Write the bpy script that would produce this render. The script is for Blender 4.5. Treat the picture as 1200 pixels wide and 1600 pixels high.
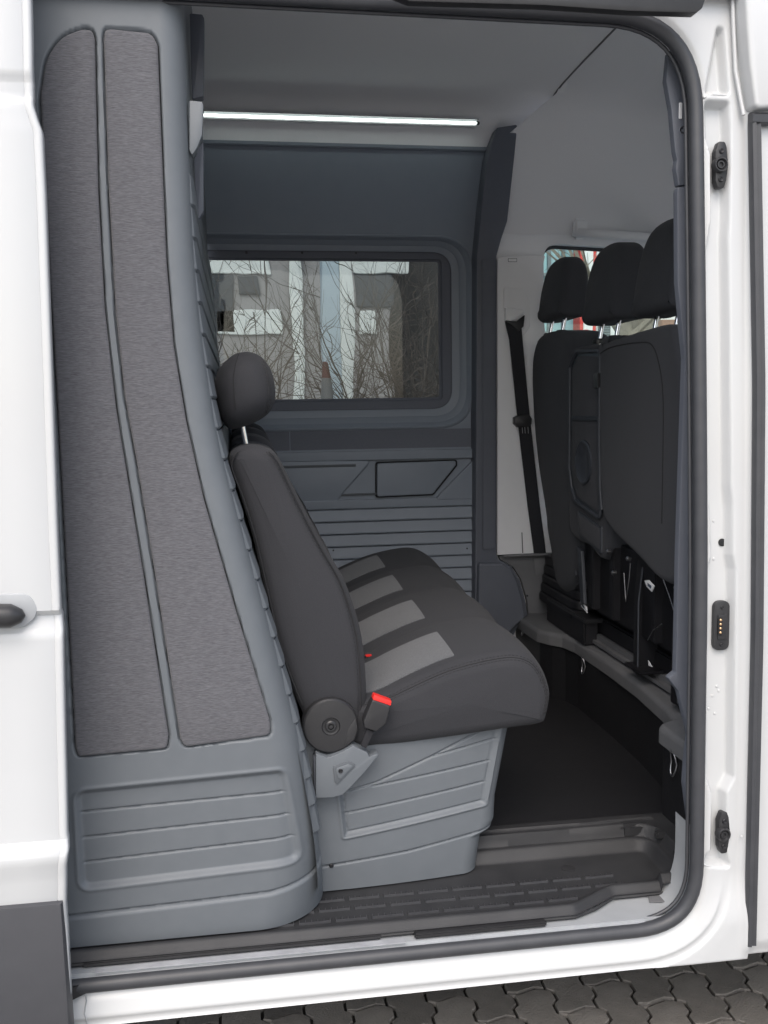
import bpy, bmesh, math, random
import numpy as np
from mathutils import Vector, Matrix

for o in list(bpy.data.objects):
    bpy.data.objects.remove(o)
random.seed(7); rng = np.random.default_rng(7)
scene = bpy.context.scene
COL = scene.collection

# ------------------------------------------------------------------ camera
CAM = np.array((-.93, -1.85, 1.5)); YAW, PITCH, ROLL, FPX = 8.5, 6.1, -.85, 1500.
_y, _p, _r = (math.radians(v) for v in (YAW, PITCH, ROLL))
_fw = np.array([math.sin(_y)*math.cos(_p), math.cos(_y)*math.cos(_p), -math.sin(_p)])
_rt = np.array([math.cos(_y), -math.sin(_y), 0.]); _up = np.cross(_rt, _fw)
_R = _rt*math.cos(_r)+_up*math.sin(_r); _U = -_rt*math.sin(_r)+_up*math.cos(_r)
cd = bpy.data.cameras.new('camera'); cam = bpy.data.objects.new('camera', cd); COL.objects.link(cam)
cam.matrix_world = Matrix(((_R[0], _U[0], -_fw[0], CAM[0]), (_R[1], _U[1], -_fw[1], CAM[1]), (_R[2], _U[2], -_fw[2], CAM[2]), (0, 0, 0, 1)))
cd.sensor_fit = 'HORIZONTAL'; cd.sensor_width = 36; cd.lens = 36*FPX/1200; cd.clip_start = .05; cd.clip_end = 500
scene.camera = cam

# ------------------------------------------------------------------ light
SUN_EL, SUN_AZ = 52, 195          # overcast: very soft sun from behind the photographer
w = bpy.data.worlds.new('World'); scene.world = w; w.use_nodes = True
nt = w.node_tree; bg = nt.nodes['Background']
sky = nt.nodes.new('ShaderNodeTexSky'); sky.sky_type = 'NISHITA'; sky.sun_disc = False
sky.sun_elevation = math.radians(SUN_EL); sky.sun_rotation = math.radians(SUN_AZ)
sky.dust_density = 4; sky.air_density = 1.2
hs = nt.nodes.new('ShaderNodeHueSaturation'); hs.inputs['Saturation'].default_value = .75
nt.links.new(sky.outputs[0], hs.inputs['Color']); nt.links.new(hs.outputs[0], bg.inputs[0])
bg.inputs[1].default_value = .15
sl = bpy.data.lights.new('sun', 'SUN'); sl.energy = .5; sl.angle = math.radians(50); sl.color = (1, .985, .97)
so = bpy.data.objects.new('sun', sl); COL.objects.link(so)
_az = math.radians(SUN_AZ); _el = math.radians(SUN_EL)
sdir = Vector((math.sin(_az)*math.cos(_el), math.cos(_az)*math.cos(_el), math.sin(_el)))
so.rotation_euler = sdir.to_track_quat('Z', 'Y').to_euler(); so.location = (-2, -6, 8)
vs = scene.view_settings
vs.view_transform = 'Standard'; vs.look = 'None'; vs.gamma = 1; vs.use_curve_mapping = False
vs.exposure = .8
scene.render.engine = 'CYCLES'
scene.cycles.max_bounces = 10; scene.cycles.diffuse_bounces = 6; scene.cycles.transparent_max_bounces = 12

# ------------------------------------------------------------------ photo measurement helpers (points on real planes of the van)
def _ray(px, py): return _R*((px-600)/FPX) - _U*((py-800)/FPX) + _fw
def W(px, py, Y): d = _ray(px, py); p = CAM+d*((Y-CAM[1])/d[1]); return (p[0], p[1], p[2])
def WZ(px, py, Z): d = _ray(px, py); p = CAM+d*((Z-CAM[2])/d[2]); return (p[0], p[1], p[2])
def WX(px, py, X): d = _ray(px, py); p = CAM+d*((X-CAM[0])/d[0]); return (p[0], p[1], p[2])
def XZ(px, py, Y): p = W(px, py, Y); return (p[0], p[2])
def PXZ(pts, Y): return [XZ(a, b, Y) for a, b in pts]
def th(z): return .045*np.maximum(0, np.asarray(z)-1.1)**1.3          # the body side leans in towards the roof
def XZd(px, py, dy=0.):
    Y = dy
    for _ in range(4): p = W(px, py, Y); Y = float(th(p[2]))+dy
    return (p[0], p[2])

# ------------------------------------------------------------------ materials
def mat(name, col, rough=.5, col2=None, nscale=8, ncontrast=.5, bump=0, bscale=400, metal=0, coat=0, stretch=None, spec=.5, sheen=0, bdist=.002, emit=None, rv=.07):
    m = bpy.data.materials.new(name); m.use_nodes = True; t = m.node_tree; b = t.nodes['Principled BSDF']
    L = t.links.new
    c4 = (*col, 1); b.inputs['Base Color'].default_value = c4
    b.inputs['Roughness'].default_value = rough; b.inputs['Metallic'].default_value = metal
    b.inputs['Specular IOR Level'].default_value = spec
    if coat: b.inputs['Coat Weight'].default_value = coat; b.inputs['Coat Roughness'].default_value = .08
    if sheen: b.inputs['Sheen Weight'].default_value = sheen; b.inputs['Sheen Roughness'].default_value = .6
    tc = t.nodes.new('ShaderNodeTexCoord'); mp = t.nodes.new('ShaderNodeMapping'); L(tc.outputs['Object'], mp.inputs[0])
    if stretch: mp.inputs['Scale'].default_value = stretch
    if col2:
        n = t.nodes.new('ShaderNodeTexNoise'); n.inputs['Scale'].default_value = nscale; n.inputs['Detail'].default_value = 6
        L(mp.outputs[0], n.inputs['Vector'])
        r = t.nodes.new('ShaderNodeValToRGB'); r.color_ramp.elements[0].color = c4; r.color_ramp.elements[1].color = (*col2, 1)
        r.color_ramp.elements[0].position = .5-ncontrast/2; r.color_ramp.elements[1].position = .5+ncontrast/2
        L(n.outputs[0], r.inputs[0]); L(r.outputs[0], b.inputs['Base Color'])
    # slow variation of the gloss, so that no surface is perfectly even
    n3 = t.nodes.new('ShaderNodeTexNoise'); n3.inputs['Scale'].default_value = 5; n3.inputs['Detail'].default_value = 4
    L(tc.outputs['Object'], n3.inputs['Vector'])
    mr = t.nodes.new('ShaderNodeMapRange'); mr.inputs[3].default_value = max(.02, rough-rv); mr.inputs[4].default_value = min(1, rough+rv)
    L(n3.outputs[0], mr.inputs[0]); L(mr.outputs[0], b.inputs['Roughness'])
    if bump:
        n2 = t.nodes.new('ShaderNodeTexNoise'); n2.inputs['Scale'].default_value = bscale; n2.inputs['Detail'].default_value = 2
        L(mp.outputs[0], n2.inputs['Vector'])
        bp = t.nodes.new('ShaderNodeBump'); bp.inputs['Strength'].default_value = bump; bp.inputs['Distance'].default_value = bdist
        L(n2.outputs[0], bp.inputs['Height']); L(bp.outputs[0], b.inputs['Normal'])
    if emit: b.inputs['Emission Color'].default_value = (*emit[:3], 1); b.inputs['Emission Strength'].default_value = emit[3]
    return m
M = {}
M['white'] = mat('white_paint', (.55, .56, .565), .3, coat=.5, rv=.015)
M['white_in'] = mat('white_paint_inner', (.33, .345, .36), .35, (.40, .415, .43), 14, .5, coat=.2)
M['greyp'] = mat('grey_moulded_plastic', (.122, .136, .151), .5, (.135, .149, .164), 30, .6, bump=.12, bscale=900)
M['wallp'] = mat('blue_grey_wall_plastic', (.215, .245, .287), .48, (.23, .26, .302), 20, .6, bump=.12, bscale=800)
M['strip'] = mat('dark_wall_fabric', (.135, .145, .172), .9, (.155, .165, .192), 300, .5, bump=.3, bscale=900)
M['pillar'] = mat('dark_pillar_plastic', (.105, .115, .14), .5, (.115, .125, .15), 25, .6, bump=.12, bscale=800)
M['liner'] = mat('grey_headliner_fabric', (.78, .775, .785), .95, (.82, .815, .825), 350, .6, bump=.25, bscale=900)
M['light'] = mat('light_grey_plastic', (.84, .84, .85), .5, (.86, .86, .87), 30, .6, bump=.08, bscale=800)
M['midgrey'] = mat('mid_grey_trim_plastic', (.13, .132, .138), .55, (.145, .147, .153), 30, .6, bump=.1, bscale=700)
M['weave'] = mat('heathered_grey_fabric', (.054, .0545, .063), .95, (.168, .168, .184), 380, .6, bump=.6, bscale=520, stretch=(.25, .25, 3.0), sheen=.15)
M['seat'] = mat('charcoal_seat_fabric', (.020, .0205, .0245), .85, (.029, .0298, .035), 500, .6, bump=.35, bscale=900, sheen=.04)
M['seat2'] = mat('grey_seat_insert_fabric', (.036, .038, .042), .9, (.125, .13, .14), 420, .5, bump=.4, bscale=600, sheen=.2)
M['fseat'] = mat('dark_front_seat_fabric', (.036, .038, .045), .9, (.048, .050, .058), 400, .6, bump=.35, bscale=900, sheen=.05)
M['fplast'] = mat('dark_seat_back_plastic', (.045, .05, .06), .5, bump=.1, bscale=600)
M['black'] = mat('black_plastic', (.022, .022, .024), .38, (.03, .03, .032), 40, .6, bump=.1, bscale=700)
M['blackm'] = mat('black_matt_metal', (.008, .008, .010), .5, (.014, .014, .017), 20, .6)
M['seal'] = mat('black_rubber_seal', (.04, .042, .048), .45, (.055, .057, .063), 25, .6)
M['floor'] = mat('black_rubber_floor', (.010, .010, .012), .5, (.016, .016, .018), 60, .6, bump=.3, bscale=260)
M['tray'] = mat('dark_step_plastic', (.020, .0205, .023), .6, (.034, .0345, .037), 14, .5, bump=.25, bscale=500)
M['tread'] = mat('worn_step_tread', (.04, .041, .045), .4, (.065, .066, .071), 40, .6)
M['mould'] = mat('dark_grey_moulding', (.055, .056, .063), .55, (.062, .063, .070), 30, .6, bump=.15, bscale=900)
M['thread'] = mat('dark_thread', (.02, .02, .022), .9)
M['chrome'] = mat('chrome', (.85, .85, .87), .12, metal=1)
M['steel'] = mat('dull_steel', (.45, .45, .47), .35, metal=1)
M['gold'] = mat('gold_contact', (.85, .55, .32), .25, metal=1)
M['red'] = mat('red_button', (.75, .03, .025), .35)
M['tag'] = mat('white_paper_tag', (.75, .76, .78), .7)
M['ink'] = mat('printed_ink', (.06, .08, .12), .7)
M['belt'] = mat('black_webbing', (.018, .018, .022), .8, bump=.5, bscale=700, stretch=(1, 1, 3))
M['gap'] = mat('painted_gap_shade', (.012, .013, .015), .8)  # near-black colour put in for the shade of gaps and holes
M['groove'] = mat('grey_groove', (.09, .1, .112), .6)
M['led'] = mat('led_strip', (.8, .8, .8), .5, emit=(.88, 1, .96, 2.4))
M['wrap'] = mat('clear_protective_film', (.30, .31, .33), .2, (.42, .43, .45), 20, .5, bump=.6, bscale=30, bdist=.004)

# ------------------------------------------------------------------ mesh helpers
WL = {}
def link(name, me, m, parent=None, loc=(0, 0, 0)):
    o = bpy.data.objects.new(name, me); COL.objects.link(o)
    if m is not None and not me.materials: me.materials.append(M[m] if isinstance(m, str) else m)
    WL[o.name] = Vector(loc)
    if parent: o.parent = parent; o.location = Vector(loc)-WL[parent.name]
    else: o.location = loc
    return o
def tag(o, label, cat, group=None, kind=None):
    if label: o['label'] = label
    if cat: o['category'] = cat
    if group: o['group'] = group
    if kind: o['kind'] = kind
    return o
def thing(name, label, cat, loc, group=None):
    o = bpy.data.objects.new(name, None); COL.objects.link(o); o.location = loc; o.empty_display_size = .1
    WL[o.name] = Vector(loc)
    return tag(o, label, cat, group)
def shade(me, angle=40):
    me.polygons.foreach_set('use_smooth', [True]*len(me.polygons))
    if angle < 179:
        bm = bmesh.new(); bm.from_mesh(me); a = math.radians(angle)
        for e in bm.edges:
            if len(e.link_faces) == 2 and e.calc_face_angle(0) > a: e.smooth = False
        bm.to_mesh(me); bm.free()
def mesh(name, verts, faces, smooth=None):
    me = bpy.data.meshes.new(name); me.from_pydata([tuple(map(float, v)) for v in verts], [], faces); me.update()
    if smooth is not None: shade(me, smooth)
    return me
def grid(name, P, m, parent, mask=None, closed_u=False, closed_v=False, smooth=180, flip=False, caps=False):
    """P: nv x nu x 3 array of points"""
    nv, nu = P.shape[:2]
    idx = np.arange(nv*nu).reshape(nv, nu)
    if closed_u: idx = np.concatenate([idx, idx[:, :1]], 1)
    if closed_v: idx = np.concatenate([idx, idx[:1]], 0)
    a, b, c, d = idx[:-1, :-1], idx[:-1, 1:], idx[1:, 1:], idx[1:, :-1]
    q = np.stack([a, b, c, d] if not flip else [d, c, b, a], -1).reshape(-1, 4)
    if mask is not None: q = q[mask.reshape(-1)]
    faces = q.tolist()
    if caps:
        f0 = list(range(nu)); f1 = list(range((nv-1)*nu, nv*nu))
        faces += [f0[::-1], f1] if not flip else [f0, f1[::-1]]
    me = bpy.data.meshes.new(name); me.from_pydata(P.reshape(-1, 3).tolist(), [], faces); me.update()
    if mask is not None:
        bm = bmesh.new(); bm.from_mesh(me)
        bmesh.ops.delete(bm, geom=[v for v in bm.verts if not v.link_faces], context='VERTS'); bm.to_mesh(me); bm.free()
    if caps:
        bm = bmesh.new(); bm.from_mesh(me); bmesh.ops.recalc_face_normals(bm, faces=bm.faces); bm.to_mesh(me); bm.free()
    shade(me, smooth)
    return link(name, me, m, parent)
def area2(p): return .5*sum(p[i][0]*p[(i+1) % len(p)][1]-p[(i+1) % len(p)][0]*p[i][1] for i in range(len(p)))
def rpoly(pts, r, n=5):
    """round every corner of a 2-D polygon; r is one radius or one per corner"""
    out = []; N = len(pts)
    for i in range(N):
        ri = r[i] if isinstance(r, (list, tuple)) else r
        a, b, c = (np.array(pts[j % N], float) for j in (i-1, i, i+1))
        u = a-b; v = c-b; lu = np.linalg.norm(u); lv = np.linalg.norm(v)
        if ri <= 1e-6 or lu < 1e-6 or lv < 1e-6: out.append(tuple(b)); continue
        u /= lu; v /= lv
        ang = math.acos(max(-1, min(1, float(u@v))))
        if ang > 3.05: out.append(tuple(b)); continue
        t = min(ri/math.tan(ang/2), .48*lu, .48*lv)
        p0, p2 = b+u*t, b+v*t
        for k in range(n+1):
            s = k/n; out.append(tuple((1-s)**2*p0+2*s*(1-s)*b+s*s*p2))
    return out
def smooth_poly(pts, n=6, closed=True):
    """Catmull-Rom through 2-D points"""
    P = [np.array(p, float) for p in pts]; N = len(P); out = []
    for i in range(N if closed else N-1):
        if closed: p0, p1, p2, p3 = P[i-1], P[i], P[(i+1) % N], P[(i+2) % N]
        else: p0, p1, p2, p3 = P[max(i-1, 0)], P[i], P[i+1], P[min(i+2, N-1)]
        for k in range(n):
            t = k/n
            out.append(tuple(.5*((2*p1)+(-p0+p2)*t+(2*p0-5*p1+4*p2-p3)*t*t+(-p0+3*p1-3*p2+p3)*t**3)))
    if not closed: out.append(tuple(P[-1]))
    return out
def prism(name, poly, y0, y1, m, parent, bevel=.003, seg=2, axis='y', smooth=35, loc=(0, 0, 0)):
    """extrude a 2-D polygon: axis y -> poly is (x,z); axis z -> (x,y); axis x -> (y,z). y0 is the bevelled face seen first"""
    bm = bmesh.new()
    def P(a, b, d): return {'y': (a, d, b), 'z': (a, b, d), 'x': (d, a, b)}[axis]
    n = len(poly)
    v0 = [bm.verts.new(P(a, b, y0)) for a, b in poly]; v1 = [bm.verts.new(P(a, b, y1)) for a, b in poly]
    f0 = bm.faces.new(v0); bm.faces.new(v1[::-1])
    for i in range(n): bm.faces.new((v0[i], v1[i], v1[(i+1) % n], v0[(i+1) % n]))
    bmesh.ops.recalc_face_normals(bm, faces=bm.faces)
    if bevel: bmesh.ops.bevel(bm, geom=list(f0.edges), offset=bevel, segments=seg, affect='EDGES', profile=.5, clamp_overlap=True)
    me = bpy.data.meshes.new(name); bm.to_mesh(me); bm.free(); shade(me, smooth)
    return link(name, me, m, parent, loc)
def box(name, lo, hi, m, parent, bevel=.003, loc=(0, 0, 0), seg=2):
    bm = bmesh.new(); bmesh.ops.create_cube(bm, size=1)
    for v in bm.verts: v.co = Vector([lo[i]+(v.co[i]+.5)*(hi[i]-lo[i]) for i in range(3)])
    if bevel: bmesh.ops.bevel(bm, geom=bm.edges[:], offset=bevel, segments=seg, affect='EDGES', clamp_overlap=True)
    me = bpy.data.meshes.new(name); bm.to_mesh(me); bm.free(); shade(me, 35)
    return link(name, me, m, parent, loc)
def sweep(name, path, prof, m, parent, closed=False, up=(0, 1, 0), smooth=50):
    """sweep a closed 2-D profile (side, up) along a 3-D path; scalar prof = round tube"""
    if not isinstance(prof, list): prof = [(prof*math.cos(a), prof*math.sin(a)) for a in np.linspace(0, 2*math.pi, 13)[:-1]]
    P = [np.array(p, float) for p in path]; N = len(P); rows = []
    up = np.array(up, float)
    for i in range(N):
        t = (P[(i+1) % N]-P[i-1]) if closed else (P[min(i+1, N-1)]-P[max(i-1, 0)])
        t /= np.linalg.norm(t)+1e-12
        u0 = up if abs(t@up) < .95 else np.array((1., 0, 0))
        s = np.cross(t, u0); s /= np.linalg.norm(s); u = np.cross(s, t)
        rows.append([P[i]+s*a+u*b for a, b in prof])
    return grid(name, np.array(rows), m, parent, closed_u=True, closed_v=closed, smooth=smooth, caps=not closed)
def lathe(name, prof, c, axis, m, parent, n=32, smooth=35):
    """prof: (radius, along); axis: unit direction of 'along'"""
    ax = Vector(axis).normalized(); u = ax.orthogonal().normalized(); v = ax.cross(u)
    rows = []
    for r, h in prof:
        rows.append([tuple(Vector(c)+ax*h+(u*math.cos(a)+v*math.sin(a))*r) for a in np.linspace(0, 2*math.pi, n+1)[:-1]])
    P = np.array(rows)
    return grid(name, P, m, parent, closed_u=True, smooth=smooth, caps=True)
def inset_loop(poly, d):
    """move every vertex of a smooth closed loop inwards by d"""
    p = np.array(poly, float); s = 1 if area2(poly) > 0 else -1
    t = np.roll(p, -1, 0)-np.roll(p, 1, 0); t /= np.linalg.norm(t, axis=1)[:, None]+1e-9
    return p+np.stack([-t[:, 1], t[:, 0]], 1)*s*d
def pillow(name, poly, y0, y1, m, parent, r=.02, bulge=.01, n=5, axis='y', smooth=60, warp=None):
    """a padded body: outline poly swept from y0 to y1 with rounded, bulging ends"""
    c = np.array(poly).mean(0); secs = []
    p = np.array(poly, float)
    for t in (.02, .3, .6, .85):                       # bulging end
        q = c+(inset_loop(poly, r)-c)*t; secs.append((q, y0-bulge*(1-t*t)))
    for k in range(n+1):
        a = math.pi/2*k/n; secs.append((inset_loop(poly, r*(1-math.sin(a))), y0+r*(1-math.cos(a))))
    for s in (.25, .5, .75): secs.append((p, y0+r+(y1-y0-2*r)*s))
    for k in range(n, -1, -1):
        a = math.pi/2*k/n; secs.append((inset_loop(poly, r*(1-math.sin(a))), y1-r*(1-math.cos(a))))
    for t in (.85, .6, .3, .02):
        q = c+(inset_loop(poly, r)-c)*t; secs.append((q, y1+bulge*(1-t*t)))
    rows = []
    for q, y in secs:
        rows.append([{'y': (a, y, b), 'x': (y, a, b), 'z': (a, b, y)}[axis] for a, b in q])
    P = np.array(rows)
    if warp: P = warp(P)
    return grid(name, P, m, parent, closed_u=True, smooth=smooth, caps=True)
def puffy(name, poly, y0, y1, m, parent, p=2.7, n=26, warp=None):
    """a soft cushion: the outline shrinks towards both ends like a rounded block"""
    c = np.array(poly).mean(0); q = np.array(poly, float); rows = []
    for t in np.sin(np.linspace(-math.pi/2, math.pi/2, n)):
        k = max(.004, (1-min(1, abs(t))**p)**(1/p)); rows.append([(a, (y0+y1)/2+t*(y1-y0)/2, b) for a, b in c+(q-c)*k])
    P = np.array(rows)
    if warp: P = warp(P)
    return grid(name, P, m, parent, closed_u=True, smooth=80, caps=True)
def sdf(X, Z, poly):
    """signed distance to a polygon, negative inside"""
    p = np.array(poly); d = np.full(X.shape, 1e9); inside = np.zeros(X.shape, bool)
    for i in range(len(p)):
        a = p[i]; b = p[(i+1) % len(p)]; e = b-a; L = e@e+1e-12
        t = np.clip(((X-a[0])*e[0]+(Z-a[1])*e[1])/L, 0, 1)
        d = np.minimum(d, (X-a[0]-t*e[0])**2+(Z-a[1]-t*e[1])**2)
        cond = (a[1] > Z) != (b[1] > Z)
        with np.errstate(divide='ignore', invalid='ignore'):
            xi = a[0]+(Z-a[1])/(e[1] if abs(e[1]) > 1e-12 else 1e-12)*e[0]
        inside ^= cond & (X < xi)
    d = np.sqrt(d); return np.where(inside, -d, d)
def sdline(X, Z, pts):
    d = np.full(X.shape, 1e9)
    for a, b in zip(pts[:-1], pts[1:]):
        a = np.array(a); e = np.array(b)-a; t = np.clip(((X-a[0])*e[0]+(Z-a[1])*e[1])/(e@e), 0, 1)
        d = np.minimum(d, (X-a[0]-t*e[0])**2+(Z-a[1]-t*e[1])**2)
    return np.sqrt(d)
def sstep(a, b, x): t = np.clip((x-a)/(b-a), 0, 1); return t*t*(3-2*t)
def groove(X, Z, pts, w=.003, depth=.004): return depth*np.exp(-(sdline(X, Z, pts)/w)**2)
def stitches(name, path, parent, L=.005, gap=.004, r=.0009):
    """a row of little thread dashes along a 3-D path (one mesh)"""
    P = np.array(path, float); s = np.r_[0, np.cumsum(np.linalg.norm(np.diff(P, axis=0), axis=1))]
    V = []; F = []; t = 0
    while t+L < s[-1]:
        a = np.array([np.interp(t, s, P[:, k]) for k in range(3)]); b = np.array([np.interp(t+L, s, P[:, k]) for k in range(3)])
        d = (b-a)/np.linalg.norm(b-a); u = np.cross(d, (0.3, 1, .2)); u /= np.linalg.norm(u); v = np.cross(d, u)
        n0 = len(V)
        for q in (a, b):
            for k in range(4): V.append(q+r*(u*math.cos(k*math.pi/2)+v*math.sin(k*math.pi/2)))
        F += [[n0+k, n0+(k+1) % 4, n0+4+(k+1) % 4, n0+4+k] for k in range(4)]+[[n0+3, n0+2, n0+1, n0], [n0+4, n0+5, n0+6, n0+7]]
        t += L+gap
    return link(name, mesh(name, V, F), 'thread', parent)
def wrapped(name, zs, xe, y0, r, xl, yd, dfun, m, parent, n1=160, n2=14, n3=6, lip=.02):
    """a moulded panel: flat face towards -Y that turns round its right-hand edge xe(z) with radius r(z) and runs back to yd"""
    rows = []
    for z in zs:
        e, rr = float(xe(z)), float(r(z))
        x = np.linspace(xl, e-rr, n1); Zc = np.full(n1, z)
        d = dfun(x, Zc); fl = np.stack([x, y0(x, z)+d, Zc], 1)
        a = np.linspace(0, math.pi/2, n2+1)[1:]; xd = e-rr+rr*a; d2 = dfun(xd, np.full(n2, z)); yb = float(y0(np.array([e-rr]), z)[0])
        ar = np.stack([e-rr+(rr-d2)*np.sin(a), yb+rr-(rr-d2)*np.cos(a), np.full(n2, z)], 1)
        ys = np.linspace(yb+rr, yd, n3+1)[1:]
        dd = float(d2[-1])
        dp = np.stack([np.full(n3, e-dd), ys, np.full(n3, z)], 1)
        rows.append(np.concatenate([fl, ar, dp]))
    P = np.array(rows)
    last = P[-1].copy() if zs[-1] < zs[0] else P[0].copy()
    last[:, 1] += lip; last[:, 0] -= np.where(np.arange(len(last)) > n1, lip*.5, 0)
    P = np.concatenate([P, last[None]]) if zs[-1] < zs[0] else np.concatenate([last[None], P])
    return grid(name, P, m, parent, smooth=70)

# ================================================================== ground
gs = link('ground', mesh('ground', [(-120, -120, -.016), (120, -120, -.016), (120, 120, -.016), (-120, 120, -.016)], [(0, 1, 2, 3)]),
          mat('pale_bounce_ground', (.29, .287, .28), .7, (.36, .355, .345), 3, .6, bump=.5, bscale=60)); tag(gs, 'yard ground beyond the paving stones, made pale to bounce light', 'ground', kind='structure')  # out of view; pale tone chosen to bounce light up into the cabin
js = link('joint_sand', mesh('joint_sand', [(-1.75, -.75, -.010), (1.1, -.75, -.010), (1.1, 1.25, -.010), (-1.75, 1.25, -.010)], [(0, 1, 2, 3)]), mat('wet_joint_sand', (.025, .023, .022), .6, (.05, .045, .04), 30, .6, bump=.5, bscale=90))
tag(js, 'dark wet sand in the joints of the paving', 'ground', kind='structure')
pv = bpy.data.objects.new('pavement', None); COL.objects.link(pv); WL[pv.name] = Vector((0, 0, 0))
tag(pv, 'damp brown-grey zigzag concrete paving under the van', 'pavement', kind='structure')
pm = []
for k in range(3):
    a = .085+.012*k
    m_ = mat('damp_concrete_paver_%d' % k, (a*1.2, a*1.12, a*1.03), .6, (a*3.4, a*3.15, a*2.85), 7, .55, bump=1.0, bscale=170, bdist=.003)
    pm.append(m_)
PWd, PLn = .104, .205
def paver_mesh(m_):
    zig = .021; g_ = .0042
    side = [(0, 0), (0, .07), (zig, .105-.012), (zig, .105+.05), (0, .205)]
    zig = .016; side = [(0, 0), (0, .036), (zig, .052), (zig, .086), (0, .1), (0, .136), (zig, .152), (zig, .186), (0, .2)]
    top = [(0, .205), (.03, .199), (.075, .211), (.104, .205)]
    L_ = [(x, y) for x, y in side]
    top = [(0, .2), (.028, .192), (.052, .2), (.078, .208), (.104, .2)]
    bot = [(x, y-.2) for x, y in top]
    right = [(x+.104, y) for x, y in side]
    poly = bot[:-1]+[(.104, 0)]+right[1:]+top[::-1][1:]+side[::-1][:-1]
    # dedupe
    q = []
    for p in poly:
        if not q or math.dist(p, q[-1]) > 1e-4: q.append(p)
    if math.dist(q[0], q[-1]) < 1e-4: q.pop()
    q = [tuple(v) for v in inset_loop(q, g_)]
    bm = bmesh.new(); vs0 = [bm.verts.new((x, y, 0)) for x, y in q]; vs1 = [bm.verts.new((x, y, -.06)) for x, y in q]
    n = len(q); f = bm.faces.new(vs0)
    for i in range(n): bm.faces.new((vs0[i], vs1[i], vs1[(i+1) % n], vs0[(i+1) % n]))
    bmesh.ops.recalc_face_normals(bm, faces=bm.faces)
    bmesh.ops.bevel(bm, geom=list(f.edges), offset=.0014, segments=1, affect='EDGES')
    me = bpy.data.meshes.new('paver'); bm.to_mesh(me); bm.free(); shade(me, 30); me.materials.append(m_); return me
pmesh = [paver_mesh(m_) for m_ in pm]
for i in range(-15, 10):
    for j in range(-4, 5):
        x, y = i*.104+.02, j*.2+(.1 if i % 2 else 0)+.11
        o = link('paver', pmesh[int(rng.integers(3))], None, pv, (x, y, float(rng.normal(0, .0016))))
        o.rotation_euler = (float(rng.normal(0, .006)), float(rng.normal(0, .008)), 0)

# ================================================================== the van
van = thing('van', 'white high-roof van with its side door slid open on a grey cabin', 'van', (-.6, .9, 0))

# --- outer side frame round the door opening
OX0, OX1, OZ0, OZ1 = -1.42, .019, .366, 2.285
opening = rpoly([(OX0, OZ0), (OX1+.012, OZ0), (OX1-.004, OZ1), (OX0, OZ1+.008)], [.05, .15, .20, .05], 12)
def densify(poly, step=.012, closed=True):
    out = []; N = len(poly)
    for i in range(N if closed else N-1):
        a, b = np.array(poly[i]), np.array(poly[(i+1) % N]); n = max(1, int(np.linalg.norm(b-a)/step))
        out += [tuple(a+(b-a)*k/n) for k in range(n)]
    return out
xs = np.arange(-1.46, .222, .0032); zs = np.arange(.302, 2.46, .0036)
X, Z = np.meshgrid(xs, zs)
S = sdf(X, Z, opening)
chan = rpoly([XZd(*p) for p in [(1104, 158), (1138, 160), (1140, 205), (1139, 330), (1137, 372), (1141, 760), (1144, 790), (1144, 868), (1148, 890), (1146, 1215), (1134, 1238), (1133, 1330), (1140, 1355),
                                (1104, 1352), (1106, 1338), (1113, 1330), (1114, 1240), (1107, 1218), (1109, 890), (1114, 872), (1112, 795), (1107, 775), (1107, 388), (1113, 345), (1112, 238), (1106, 215)]], .006)
chan2 = rpoly([XZd(*p) for p in [(1122, 42), (1130, 46), (1138, 148), (1103, 146)]], .008)
D = .006*sstep(.016, .0, S)                                       # flange at the seal
D = D+.026*sstep(.005, -.008, sdf(X, Z, chan))+.022*sstep(.005, -.010, sdf(X, Z, chan2))
low = sstep(.50, .38, Z)*np.where(X < .13, 1, 0)                  # sill: creases that follow the opening
sill_d = np.interp(S, [0, .012, .02, .045, .052, .060, .068, .09], [0, 0, -.004, -.014, -.010, -.010, -.016, -.017])
D = D+sill_d*low
D = D+.05*sstep(.312, .302, Z)*0
D = D-.010*sstep(.105, .125, X)*sstep(.30, .34, Z)                # face by the front door
Pm = np.stack([X, th(Z)+D, Z], -1)
cell = (S[:-1, :-1] > -.012) & (S[1:, 1:] > -.012)
low_row = Pm[0].copy(); low_row[:, 1] += .012; low_row[:, 2] -= .008; low2 = low_row.copy(); low2[:, 1] += .12
Pm2 = np.concatenate([low2[None], low_row[None], Pm]); cell2 = np.concatenate([cell[:1], cell[:1], cell])
frame = grid('side_frame', Pm2, 'white', van, mask=cell2, smooth=60)
# weld seams across the pillar and sill
for nm, pts in (('weld_seam', [(1097, 1350), (1112, 1356), (1124, 1366), (1142, 1367)]), ('weld_seam', [(1100, 152), (1115, 147), (1141, 149)])):
    P3 = []
    for p in pts: x_, z_ = XZd(*p); P3.append((x_, float(th(z_))+.003, z_))
    sweep(nm, P3, .0022, 'white', frame)
P3 = [(-1.262+.002*math.sin(k*1.7), -.013 if k > 2 else -.006, .366-.012*k) for k in range(6)]
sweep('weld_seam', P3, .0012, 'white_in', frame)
# pressed hole in the pillar
hx, hz = XZd(1130, 848, .02)
lathe('pressed_hole', [(.0082, .003), (.0082, -.0008), (.0075, -.001), (.001, -.001)], (hx, float(th(hz))+.0240, hz), (0, 1, 0), 'gap', frame, 20)
for p in [(1120, 815), (1120, 875), (1125, 1075), (1118, 1090), (1128, 1082), (1112, 1110), (1122, 1118), (1150, 1300)]:
    x_, z_ = XZd(*p, .012); lathe('pressed_dimple', [(.0035, 0), (.0028, -.0015), (.0012, -.002)], (x_, float(th(z_))+(.0262 if p[0] < 1140 else -.011), z_), (0, 1, 0), 'white', frame, 12)

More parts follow.
